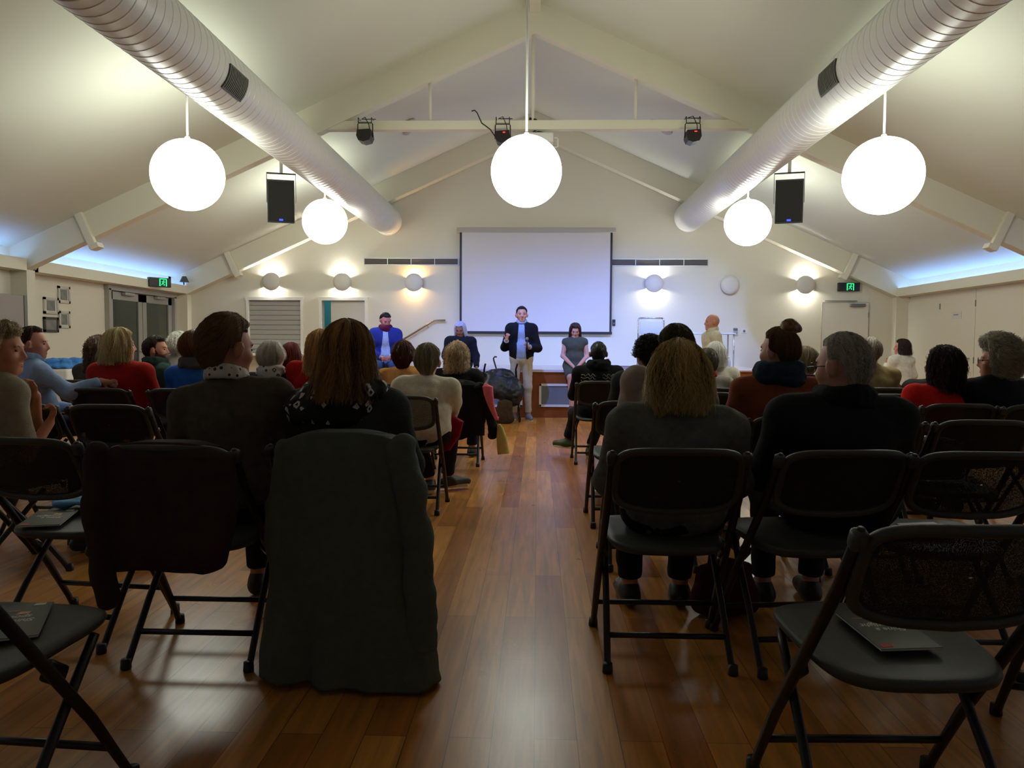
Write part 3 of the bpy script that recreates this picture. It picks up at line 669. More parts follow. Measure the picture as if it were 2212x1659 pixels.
        # relax twice
        for _ in range(2):
            s1 = np.zeros_like(V); c1 = np.zeros(len(V))
            for a, b in ((0, 1), (1, 2), (2, 3), (3, 0)):
                np.add.at(s1, Q[:, a], V[Q[:, b]]); np.add.at(c1, Q[:, a], 1); np.add.at(s1, Q[:, b], V[Q[:, a]]); np.add.at(c1, Q[:, b], 1)
            V = V * .55 + .45 * s1 / np.maximum(c1, 1)[:, None]
        return np_mesh(name, V, Q)
def np_mesh(name, V, Q):
    me = bpy.data.meshes.new(name); me.vertices.add(len(V)); me.vertices.foreach_set('co', np.ascontiguousarray(V, dtype=np.float32).ravel())
    me.loops.add(len(Q) * Q.shape[1]); me.loops.foreach_set('vertex_index', Q.astype(np.int32).ravel())
    me.polygons.add(len(Q)); me.polygons.foreach_set('loop_start', np.arange(0, len(Q) * Q.shape[1], Q.shape[1], dtype=np.int32))
    me.update(calc_edges=True); me.validate(); me.shade_smooth(); return me
def mobj(name, me, m, parent=None):
    me.materials.append(m); o = bpy.data.objects.new(name, me); C.objects.link(o)
    if parent: o.parent = parent
    return o
def Rz(a): c, s = math.cos(a), math.sin(a); return np.array([[c, -s, 0], [s, c, 0], [0, 0, 1]])
def Rx(a): c, s = math.cos(a), math.sin(a); return np.array([[1, 0, 0], [0, c, -s], [0, s, c]])
def Ry(a): c, s = math.cos(a), math.sin(a); return np.array([[c, 0, s], [0, 1, 0], [-s, 0, c]])
def nrm(v): return v / (np.linalg.norm(v) + 1e-9)

# ------------------------------------------------------------------ hair
def hair_mat(c1, c2):
    k = 'hair_%d_%d_%d_%d' % (*c1, c2[0])
    if k in _M: return _M[k]
    m = bpy.data.materials.new(k); m.use_nodes = True; nt = m.node_tree; b = nt.nodes['Principled BSDF']
    at_ = nt.nodes.new('ShaderNodeAttribute'); at_.attribute_name = 'strand'
    mx = nt.nodes.new('ShaderNodeMix'); mx.data_type = 'RGBA'; mx.inputs[6].default_value = (*[min(.9, c * 1.35) for c in s2l(c1)], 1); mx.inputs[7].default_value = (*[min(.9, c * 1.35) for c in s2l(c2)], 1)
    nt.links.new(at_.outputs['Fac'], mx.inputs[0]); nt.links.new(mx.outputs[2], b.inputs['Base Color'])
    b.inputs['Roughness'].default_value = .42; b.inputs['Specular IOR Level'].default_value = .35
    _M[k] = m; return m
def hair(parent, Hc, HM, hs, st, m, seed, nstr, srad=.0011, name='hair'):
    """st: t thickness, back/side/front bottom heights (head space), flare, ry extra at the back, curl, fro"""
    rng = np.random.RandomState(seed)
    t = st.get('t', .015); zb, zs, zf = st.get('back', -.07), st.get('side', -.01), st.get('front', .075)
    flare = st.get('flare', 0.0); curl = st.get('curl', .0); fa = R(st.get('face', 62)); pinch = st.get('pinch', 0)
    rx0, ry0 = .078 + t * st.get('wx', 1), .097 + t; z0 = .015; rz = .107 + t * st.get('tz', 1)
    def bottom(ph):   # ph = 0 at the front, pi at the back
        a = np.abs(ph); s = lambda x: x * x * (3 - 2 * x)
        u = s(np.clip((a - fa) / .35, 0, 1)); z = zf + (zs - zf) * u
        u2 = s(np.clip((a - st.get('nape', 1.75)) / .45, 0, 1)); return z + (zb - zs) * u2
    def surf(ph, u, off):
        b = bottom(ph); up = b > z0
        amax = np.where(up, np.arccos(np.clip((b - z0) / rz, -1, 1)), PI / 2)
        us = np.where(up, 1.0, np.clip(.62 - .0 * b, .3, .62)); us = np.where(up, 1.0, np.clip(.16 / (.16 + (z0 - b)), .3, .95))
        a = np.minimum(u / us, 1) * amax; down = np.clip((u - us) / np.maximum(1 - us, 1e-6), 0, 1); down = np.where(up, 0, down)
        rad = np.sin(a); z = z0 + rz * np.cos(a) - down * (z0 - b)
        neck = np.where(b < -.02, 0, 1)
        taper = 1 + flare * down - (.35 * down ** 2 * (pinch if pinch else (1 if zb > -.1 else 0)))
        x = np.sin(ph) * rx0 * rad * taper; y = np.cos(ph) * np.where(np.cos(ph) > 0, .097 + t * .5, ry0) * rad * taper - .008
        lip = np.clip((u - .72) / .28, 0, 1); lip = np.where(up, 1 - (t + .012) * 8 * lip * lip * (3 - 2 * lip), 1); x = x * lip; y = np.where(np.cos(ph) > .2, (y + .008) * lip - .008, y) + np.where(np.cos(ph) < 0, st.get('yfl', 0) * down * np.cos(ph) * ry0, 0)
        r = 1 + off / .1
        return np.stack([x * r, y * r, z + off * np.cos(a) * (1 - down)], -1)
    nph, nu = 96, 40
    PH, U = np.meshgrid(np.linspace(-PI, PI, nph, endpoint=False), np.linspace(0.001, 1, nu), indexing='ij')
    cl = vnoise(np.stack([np.cos(PH) * 2, np.sin(PH) * 2, U * .6], -1), st.get('clump', 7), seed); fine = vnoise(np.stack([np.cos(PH) * 2, np.sin(PH) * 2, U * .8], -1), 19, seed + 1)
    off = st.get('camp', .0045) * cl + .002 * fine
    if curl:
        P = surf(PH, U, off * 0); off = off + curl * vnoise(P, 28, seed + 3) + curl * .6 * vnoise(P, 55, seed + 4)
    V = surf(PH, U, off); off_e = off[:, -1]
    tips = st.get('ragged', .008) * vnoise(np.stack([np.cos(PH[:, -1]) * 2, np.sin(PH[:, -1]) * 2, PH[:, -1] * 0], -1), 9, seed + 5)
    V[:, -1, 2] += tips; V[:, -2, 2] += tips * .5
    ins = V[:, -1].copy(); ins[:, 0] *= .62; ins[:, 1] = (ins[:, 1] + .008) * .62 - .008; ins[:, 2] += .012
    V = np.concatenate([V, ins[:, None]], 1); nu += 1
    cen = np.array([[0, -.008, V[:, -1, 2].mean()]]); top = np.array([[0, -.008, z0 + rz]])
    fl = V.reshape(-1, 3); nv = len(fl); fl = np.concatenate([fl, cen, top]); Q = []
    i = np.arange(nph); j = (i + 1) % nph
    for u in range(nu - 1): Q.append(np.stack([i * nu + u, i * nu + u + 1, j * nu + u + 1, j * nu + u], 1))
    Q.append(np.stack([i * nu + nu - 1, np.full(nph, nv), np.full(nph, nv), j * nu + nu - 1], 1))
    Q.append(np.stack([j * nu, np.full(nph, nv + 1), np.full(nph, nv + 1), i * nu], 1))
    Q = np.concatenate(Q); attr = np.concatenate([np.clip(.45 + .55 * np.concatenate([cl, cl[:, -1:]], 1), 0, 1).ravel(), [0, .5]])
    allV = [fl]; allQ = [Q]; base = len(fl); A = [attr]
    if nstr:
        k = st.get('seg', 9); short = st.get('short', 0)
        ph = rng.uniform(-PI, PI, nstr); b = bottom(ph); keep = np.ones(nstr, bool)
        if short: u0 = rng.uniform(.0, .95, nstr) ** .8; u1 = np.minimum(u0 + short * rng.uniform(.7, 1.3, nstr), 1.03)
        else: u0 = rng.uniform(.02, .35, nstr); u1 = rng.uniform(.75, 1.0, nstr) + .04
        tt = np.linspace(0, 1, k)[None]; u = u0[:, None] + (u1 - u0)[:, None] * tt
        dr_ = rng.normal(0, st.get('drift', .10), nstr)[:, None]; pp = ph[:, None] + dr_ * tt + st.get('swirl', 0) * tt + st.get('wave', 0) * np.sin(tt * st.get('wfreq', 7) + 5 * vnoise(np.stack([np.cos(ph) * 3, np.sin(ph) * 3, ph * 0], -1), 1.3, seed + 9)[:, None] + rng.normal(0, .5, (nstr, 1)))
        base_off = rng.uniform(.000, .006, nstr)[:, None] + st.get('lift', .002) * tt ** 2 * rng.uniform(.2, 1.6, nstr)[:, None]
        clo = st.get('camp', .0045) * vnoise(np.stack([np.cos(pp) * 2, np.sin(pp) * 2, np.clip(u, 0, 1) * .6], -1), st.get('clump', 7), seed)
        fly = (rng.uniform(0, 1, (nstr, 1)) < .07) * rng.uniform(.004, .018, (nstr, 1)) * tt * st.get('fly', 1)
        P = surf(pp, np.clip(u, 0, 1), base_off + clo + fly); ex = np.clip(u - 1, 0, 1) * .5; P[..., 2] -= ex
        if curl:
            w = rng.uniform(0, 6.28, (nstr, 1)); rr = curl * .9; fr = st.get('cfreq', 14)
            P[..., 0] += rr * np.sin(w + tt * fr); P[..., 2] += rr * np.cos(w + tt * fr); P[..., 1] += rr * np.sin(w * 1.7 + tt * fr * .8)
            P = P + (P - V3(0, -.008, .015)) * rng.uniform(0, curl * 7, (nstr, 1, 1))
        T = np.gradient(P, axis=1); T /= np.linalg.norm(T, axis=-1, keepdims=True) + 1e-9
        N = P - V3(0, -.01, .0); N -= T * (N * T).sum(-1, keepdims=True); N /= np.linalg.norm(N, axis=-1, keepdims=True) + 1e-9; B = np.cross(T, N)
        rr = srad * (1 - .75 * tt[..., None] ** 2)
        ring = np.stack([P + N * rr, P + (B * .87 - N * .5) * rr, P + (-B * .87 - N * .5) * rr], 2)   # n,k,3,3
        SV = ring.reshape(-1, 3); q = []
        idx = np.arange(nstr)[:, None] * (k * 3) + np.arange(k - 1)[None] * 3 + base
        for e in range(3): f = (e + 1) % 3; q.append(np.stack([idx + e, idx + f, idx + 3 + f, idx + 3 + e], -1).reshape(-1, 4))
        allV.append(SV); allQ.append(np.concatenate(q)); A.append(np.repeat(np.clip((rng.beta(1.0, 1.4, nstr) * .55 + 1.1 * (.30 + .5 * vnoise(np.stack([np.cos(ph) * 2, np.sin(ph) * 2, ph * 0], -1), st.get('clump', 7), seed))), 0, 1), k * 3))
    V = np.concatenate(allV) * hs; V = V @ np.array(HM).T + Hc
    me = np_mesh(name, V, np.concatenate(allQ)); a = me.attributes.new('strand', 'FLOAT', 'POINT'); A = np.concatenate(A)
    if len(me.vertices) == len(A): a.data.foreach_set('value', A.astype(np.float32))
    return mobj(name, me, m, parent)

# ------------------------------------------------------------------ people
PEOPLE = {}
def person(key, label, hx, hy, hd, seat=.45, mode='sit', yaw=0, lean=0, sl=0, hyaw=0, hpitch=0, hroll=0, w=1.0, hs=1.05, skin=(196, 148, 122),
           top=(40, 40, 42), sleeve=1.0, legs=(30, 30, 34), shoes=(28, 28, 30), hairc=((60, 42, 28), (100, 74, 50)), style=None, strands=0, h=.011,
           arms='lap', collar=None, J=None, bare_legs=False, skirt=None, nz=.006, brows=None, glasses=None, beard=None, face=False, tall=None, ts_max=1.2, scarf=None, group='', lipc=(150, 90, 80), srad=.0011, tknit=None, thick=0, jacket=None, jslot=(.05, .03), hname='hair', hmat=None):
    """the head top is seen at pixel (hx, hy), hd metres down the hall"""
    J = J or {}
    htop = at(hx, hy, hd); ca, sa = math.cos(yaw), math.sin(yaw)
    HM = Rz(R(hyaw)) @ Rx(-R(hpitch)) @ Ry(R(hroll))
    L = R(lean); S_ = R(sl)
    Hc = V3(0, 0, 0)
    hipz = {'sit': seat + .085, 'stage': seat + .085, 'stand': 0}[mode]
    up = nrm(V3(math.sin(S_), math.sin(L), math.cos(L)))
    hd_up = nrm(up * .35 + V3(0, 0, 1) + V3(0, .35 * math.sin(R(hpitch)), 0))
    topoff = (HM @ V3(0, -.01, .122)) * hs
    if mode == 'stand':
        s = (htop.z) / 1.70; hipz = .93 * s; T = .50 * s; ts = s
    else:
        need = htop.z - hipz - topoff[2] - hd_up[2] * .115 * hs
        T = need / up[2]; ts = min(1.08, max(.9, T / .47)); s = ts
    P0 = V3(0, 0, hipz); Nk = P0 + up * T; Hc = Nk + hd_up * .115 * hs
    # plant the figure so the head top lands where the photo shows it
    off = Rz(yaw) @ (Hc + topoff); root = V3(htop.x - off[0], htop.y - off[1], 0)
    t = empty('person', tuple(root), yaw, label, 'person', group or None)
    PEOPLE[key] = (t, root, yaw)
    sw = .172 * w; side = nrm(np.cross(up, V3(0, 1, 0)) * 1.0); side = nrm(V3(1, 0, -up[0]))
    Sh = {-1: P0 + up * (T * .835) - side * sw, 1: P0 + up * (T * .835) + side * sw}
    fwd = V3(0, 1, 0)
    El, Wr, Hd = {}, {}, {}
    for sg in (-1, 1):
        ar = arms[0 if sg < 0 else 1] if isinstance(arms, tuple) else arms
        sh = Sh[sg]
        if ar == 'lap': El[sg] = sh + V3(sg * .05, .07, -.25 * s); Wr[sg] = V3(sg * .07, .27, hipz + .10); Hd[sg] = nrm(V3(-sg * .5, .8, -.25))
        elif ar == 'hang': El[sg] = sh + V3(sg * .06, -.02, -.29 * s); Wr[sg] = El[sg] + V3(sg * .01, .05, -.25 * s); Hd[sg] = nrm(V3(0, .1, -1))
        elif ar == 'cross': El[sg] = sh + V3(sg * .07, .08, -.24 * s); Wr[sg] = V3(-sg * .06, .2, P0[2] + T * .48); Hd[sg] = nrm(V3(-sg, .1, .1))
        elif ar == 'chin': El[sg] = sh + V3(sg * .03, .22, -.2 * s); Wr[sg] = Hc + HM @ V3(-sg * .01, .165, -.20) * hs; Hd[sg] = nrm(HM @ V3(-sg * .1, -.30, 1))
        elif ar == 'fold': El[sg] = sh + V3(sg * .09, .05, -.26 * s); Wr[sg] = V3(sg * .03, .26, P0[2] + .2); Hd[sg] = nrm(V3(-sg, .3, 0))
        else: El[sg], Wr[sg], Hd[sg] = [np.array(q, float) for q in ar]; 
    Hp = {sg: V3(sg * .09 * w, .02, hipz - .01) for sg in (-1, 1)}; Kn, An, Ft = {}, {}, {}
    for sg in (-1, 1):
        if mode == 'stand': Kn[sg] = V3(sg * .10, .03, .49 * s); An[sg] = V3(sg * .115, -.02, .09 * s); Ft[sg] = nrm(V3(sg * .25, 1, 0))
        else:
            Kn[sg] = V3(sg * .12, .44, max(seat + .06, .46)); An[sg] = V3(sg * .11, .45 if mode == 'sit' else .50, .10 if mode == 'sit' else max(.1, seat - .36)); Ft[sg] = nrm(V3(sg * .15, 1, 0))
            if mode == 'sit' and seat < .5: Kn[sg][2] = seat + .07
    for k_, v_ in J.items():
        if k_.islower(): continue
        d_, sg = {'El': El, 'Wr': Wr, 'Hd': Hd, 'Kn': Kn, 'An': An, 'Ft': Ft}[k_[:2]], (-1 if k_[2] == 'L' else 1)
        d_[sg] = np.array(v_, float)
    # ---- skin
    B = Field(); k = .035
    def trunk(F, g, k=.05):
        F.ell(P0 + up * (.02), (.165 * w + g, .125 + g, .12 + g), k=k)
        F.ell(P0 + up * (T * .36), (.138 * w + g, .105 + g, T * .33), k=k)
        F.ell(P0 + up * (T * .68), (.158 * w + g, .112 + g, T * .30), k=k)
        F.cap(Sh[-1] - V3(0, 0, .01), Sh[1] - V3(0, 0, .01), .048 + g, k=.05)
        F.cap(Nk + V3(0, -.015, -.035), Sh[1] * .80 + Nk * .20, .044 + g, .038 + g, k=.06); F.cap(Nk + V3(0, -.015, -.035), Sh[-1] * .80 + Nk * .20, .044 + g, .038 + g, k=.06)
    trunk(B, -.004)
    B.cap(Nk - up * .05, Hc + HM @ V3(0, -.022, -.05) * hs, .054, .052, k=.03)
    # head
    def hp(x, y, z): return Hc + (HM @ V3(x, y, z)) * hs
    B.ell(hp(0, -.010, .028), V3(.074, .094, .092) * hs, HM, k=.02)
    B.ell(hp(0, .030, -.035), V3(.058, .062, .068) * hs, HM, k=.03)
    B.cap(hp(-.02, .066, -.085), hp(.02, .066, -.085), .019 * hs, k=.03)
    B.cap(hp(0, .086, .022), hp(0, .104, -.018), .008 * hs, .011 * hs, k=.012); B.cap(hp(-.012, .092, -.026), hp(.012, .092, -.026), .008 * hs, k=.008)
    B.cap(hp(-.034, .074, .034), hp(.034, .074, .034), .011 * hs, k=.015)
    for sg in (-1, 1):
        B.ell(hp(sg * .042, .058, -.018), V3(.022, .022, .024) * hs, HM, k=.02)
        B.ell(hp(sg * .087, -.010, .0), V3(.0125, .020, .034) * hs, HM @ Rz(sg * -.35) @ Rx(-.2), k=.010)
        B.ell(hp(sg * .074, .0, -.018), V3(.007, .010, .012) * hs, HM, k=.006)
    B.cap(hp(-.016, .083, -.056), hp(.016, .083, -.056), .0075 * hs, k=.008)
    # arms + hands
    for sg in (-1, 1):
        B.cap(Sh[sg], El[sg], .045 * s, .037 * s, k=.03); B.cap(El[sg], Wr[sg], .037 * s, .024 * s, k=.02)
        d = Hd[sg]; n_ = nrm(np.cross(d, V3(0, 0, 1)) if abs(d[2]) < .8 else np.cross(d, fwd)); u_ = np.cross(n_, d)
        lat = nrm(u_ if abs(d[2]) < .8 else n_) if not J.get('flat') else nrm(n_)
        nor = np.cross(d, lat); ks = .9 * s
        pc = Wr[sg] + d * .05 * ks; B.ell(pc, V3(.024, .047, .015) * ks * 1.05, np.stack([lat * 1, d, nor], 1), k=.015)
        curl_ = J.get('curl', .55)
        for q, (o, ln) in enumerate(((-.024, .072), (-.008, .08), (.008, .074), (.024, .06))):
            a = pc + lat * o * ks * 1.1 + d * .035 * ks; b = a + (d * math.cos(curl_) + nor * math.sin(curl_)) * ln * .5 * ks; c_ = b + (d * math.cos(curl_ * 2.3) + nor * math.sin(curl_ * 2.3)) * ln * .5 * ks
            B.cap(a, b, .0092 * ks, .0085 * ks, k=.004); B.cap(b, c_, .0085 * ks, .0072 * ks, k=.004)
        a = pc - lat * .02 * ks - d * .02 * ks; b = a + (-lat * .75 + d * .65) * .035 * ks; B.cap(a, b, .011 * ks, .0095 * ks, k=.008); B.cap(b, b + (-lat * .25 + d * .9 + nor * .3) * .028 * ks, .0095 * ks, .008 * ks, k=.004)
    for sg in (-1, 1):
        B.cap(Hp[sg], Kn[sg], .072, .052, k=.04); B.cap(Kn[sg], An[sg], .050, .036, k=.03)
        B.cap(An[sg] - V3(0, 0, .03), An[sg] + Ft[sg] * .12 - V3(0, 0, .055), .035, .026, k=.02)
    mobj('body', B.mesh(h if not face else min(h, .008)), mat('skin_%d_%d' % (skin[0], skin[1]), skin, .55, sss=.08, bump=.05, bscale=300), t)
    # ---- clothes
    g = .012 + thick
    W = Field(); trunk(W, g)
    bel = V3(0, .03, 0); W.ell(P0 + up * .12 + bel, (.15 * w + g, .12 + g, .13), k=.06)
    for sg in (-1, 1):
        if sleeve > 0:
            W.cap(Sh[sg], El[sg] if sleeve >= .5 else Sh[sg] + (El[sg] - Sh[sg]) * sleeve * 2, .047 * s + g, .042 * s + g, k=.04)
            if sleeve > .5:
                e = El[sg] + (Wr[sg] - El[sg]) * (sleeve - .5) * 1.96; W.cap(El[sg], e, .044 * s + g, .030 * s + g * .7, k=.03); W.chop(e, e - El[sg], .09)
            else:
                e = Sh[sg] + (El[sg] - Sh[sg]) * sleeve * 2; W.chop(e, e - Sh[sg], .09)
    if skirt:
        for sg in (-1, 1): W.cap(Hp[sg], Hp[sg] + (Kn[sg] - Hp[sg]) * .85, .10, .085, k=.08)
    W.chop(Nk + up * (.035 + thick), up, .085 + thick)
    sd = abs(hash_(key))
    W.nz = [(nz, 9, sd, (1, 1, 1.6)), (nz * .5, 26, sd + 1, (1, 1, .6))]
    if tknit: W.nz.append((.0025, 110, sd, (1, 1, 1)))
    mobj('dress' if skirt else 'jacket' if thick > .008 else 'top', W.mesh(h), cloth(top, *( (.25,) if not tknit else (.45,))), t)
    if not bare_legs:
        X = Field(); X.ell(P0 + V3(0, 0, -.01), (.165 * w + .016, .13, .11), k=.05)
        for sg in (-1, 1):
            X.cap(Hp[sg], Kn[sg], .086, .064, k=.05); e = An[sg] + (Kn[sg] - An[sg]) * .06; X.cap(Kn[sg], e, .062, .052, k=.04); X.chop(e, An[sg] - Kn[sg], .085)
        X.nz = [(.006, 11, sd + 5, (1, 1, .8)), (.003, 24, sd + 6, (1, 1, 1))]
        mobj('trousers', X.mesh(max(h, .010)), cloth(legs), t)
    for sg in (-1, 1):
        f = Ft[sg]; sh = Field(); a = An[sg]; toe = a + f * .16; zb = a[2] - .092
        sh.cap(a - f * .035 - V3(0, 0, .052), toe - V3(0, 0, .058), .040, .034, k=.02); sh.cap(a - V3(0, 0, .02), a - V3(0, 0, .05), .043, .045, k=.03); sh.ell(a + f * .06 - V3(0, 0, .045), (.040, .07, .035), k=.03)
        sh.chop(a - V3(0, 0, .09), (0, 0, -1), .3)
        o = mobj('shoe', sh.mesh(.009), mat('shoe_%d_%d_%d' % shoes, shoes, .5), t)
        if J.get('sole'):
            m = MB(); n_ = V3(-f[1], f[0], 0); pts_ = [a + f * x * 1.0 + n_ * y for x, y in ((-.07, -.03), (-.075, .0), (-.07, .03), (.05, .042), (.15, .036), (.19, .0), (.15, -.036), (.05, -.042))]
            m.prism([(p_[0], p_[1]) for p_ in pts_], .022, (0, 0, zb - .004)); so = m.build('sole', mat('sole_pale', (205, 196, 160), .6), o, smooth=False)
    if jacket:
        K = Field(); g2 = .025; trunk(K, g2); K.ell(P0 + up * .10 + V3(0, .03, 0), (.16 * w + g2, .13 + g2, .12), k=.06)
        for sg in (-1, 1):
            K.cap(Sh[sg], El[sg], .048 * s + g2 * .8, .044 * s + g2 * .6, k=.05); e = El[sg] + (Wr[sg] - El[sg]) * .95; K.cap(El[sg], e, .044 * s + g2 * .6, .034 * s + g2 * .5, k=.03); K.chop(e, e - El[sg], .09)
        K.chop(Nk + up * .03, up, .10); K.slot = (0, P0[2], jslot[0], Nk[2], jslot[1], .03); K.nz = [(nz, 9, sd + 8, (1, 1, 1.5))]
        mobj('jacket', K.mesh(h), cloth(jacket), t)
    # collar
    if collar:
        F = Field()
        for i in range(14):
            a0, a1 = 2 * PI * i / 14, 2 * PI * (i + 1) / 14
            f_ = lambda a, z, r: Nk + V3(math.sin(a) * r, math.cos(a) * r * 1.08 - .008, 0) + up * (z + .014 * (-math.cos(a)))
            for zz, rr in ((.010, .074), (.028, .068), (.044, .064)): F.cap(f_(a0, zz, rr), f_(a1, zz, rr), .0085, k=.02)
        F.nz = [(.002, 40, 3, (1, 1, 1))]
        mobj('collar', F.mesh(.006 if h < .01 else .008), cloth(collar) if not isinstance(collar, str) else _M[collar], t)
    if scarf:
        F = Field(); colr, rad, th, zs_ = scarf[:4]; sx_ = scarf[4] if len(scarf) > 4 else 0
        for lay in range(3):
            for i in range(16):
                a0, a1 = 2 * PI * i / 16, 2 * PI * (i + 1) / 16
                f_ = lambda a: Nk + V3(sx_ * (2 - lay) * .5 + math.sin(a) * (rad + .006 * math.sin(3 * a + lay)), math.cos(a) * rad - .01, 0) + up * (zs_ + lay * th * .75 - .01 * math.cos(a) + .008 * math.sin(2 * a + lay * 2))
                F.cap(f_(a0), f_(a1), th * (1.1 - .12 * lay), k=.02)
        F.nz = [(.007, 22, 5, (1, 1, 1.5)), (.003, 50, 6, (1, 1, 1))]
        mobj('scarf', F.mesh(.008), _M[colr] if isinstance(colr, str) else cloth(colr), t)
    # face
    if face:
        E = MB(); Br = MB(); Lp = MB()
        for sg in (-1, 1):
            MB().sphere(hp(sg * .031, .0775, .012), tuple(V3(.0125, .006, .0065) * hs), 12, 8, Matrix(HM.tolist())).sphere(hp(sg * .031, .0825, .012), tuple(V3(.0055, .002, .0055) * hs), 10, 6, Matrix(HM.tolist())).build('eye', mat('eye_dark', (52, 40, 36), .2), t)
            MB().tube([hp(sg * .016, .0850, .030), hp(sg * .031, .083, .035), hp(sg * .047, .073, .029)], [.0038 * hs, .004 * hs, .0025 * hs], 6).build('eyebrow', mat('brow_%d' % (brows or hairc[0])[0], brows or hairc[0], .8), t)
        MB().tube([hp(-.021, .083, -.056), hp(-.008, .091, -.0535), hp(.008, .091, -.0535), hp(.021, .083, -.056)], [.002, .0035, .0035, .002], 6).tube([hp(-.018, .083, -.060), hp(0, .091, -.063), hp(.018, .083, -.060)], [.002, .0045, .002], 6).build('lips', mat('lips_%d' % lipc[0], lipc, .5), t)
    if beard:
        F = Field(); F.ell(hp(0, .034, -.058), V3(.066, .072, .056) * hs, HM, k=.02); F.cap(hp(-.02, .080, -.088), hp(.02, .080, -.088), .025 * hs, k=.02); F.cap(hp(-.02, .090, -.040), hp(.02, .090, -.040), .009 * hs, k=.01)
        for sg in (-1, 1): F.cap(hp(sg * .064, .012, .0), hp(sg * .056, .03, -.06), .012 * hs, k=.02)
        F.chop(hp(0, .08, -.045), HM @ V3(0, .1, .0) + V3(0, 0, 0), .001)
        F.nz = [(.003, 90, 3, (1, 1, 1))]; mobj('beard', F.mesh(.008), hair_mat(*beard), t)
    if glasses:
        m = MB()
        for sg in (-1, 1):
            m.tube([hp(sg * .033 + .024 * math.cos(a), .104, .010 + .019 * math.sin(a)) for a in np.linspace(0, 2 * PI, 14, endpoint=False)], .0022, 6, closed=True)
            m.tube([hp(sg * .057, .102, .014), hp(sg * .078, .06, .014), hp(sg * .083, .0, .010), hp(sg * .082, -.022, -.006)], .0026, 6)
        m.tube([hp(-.009, .104, .012), hp(.009, .104, .012)], .0022, 6)
        m.build('glasses', mat('glasses_%d' % glasses[0], glasses, .3), t)
    if style:
        hair(t, Hc, HM, hs, style, hmat or hair_mat(*hairc), sd, strands, srad=srad, name=hname)
    return t, dict(Hc=Hc, HM=HM, hs=hs, Nk=Nk, up=up, P0=P0, T=T, hp=hp, Sh=Sh, El=El, Wr=Wr, Hd=Hd, An=An, root=root)
def hash_(k): 
    r = 7
    for ch in k: r = (r * 31 + ord(ch)) % 9973
    return r
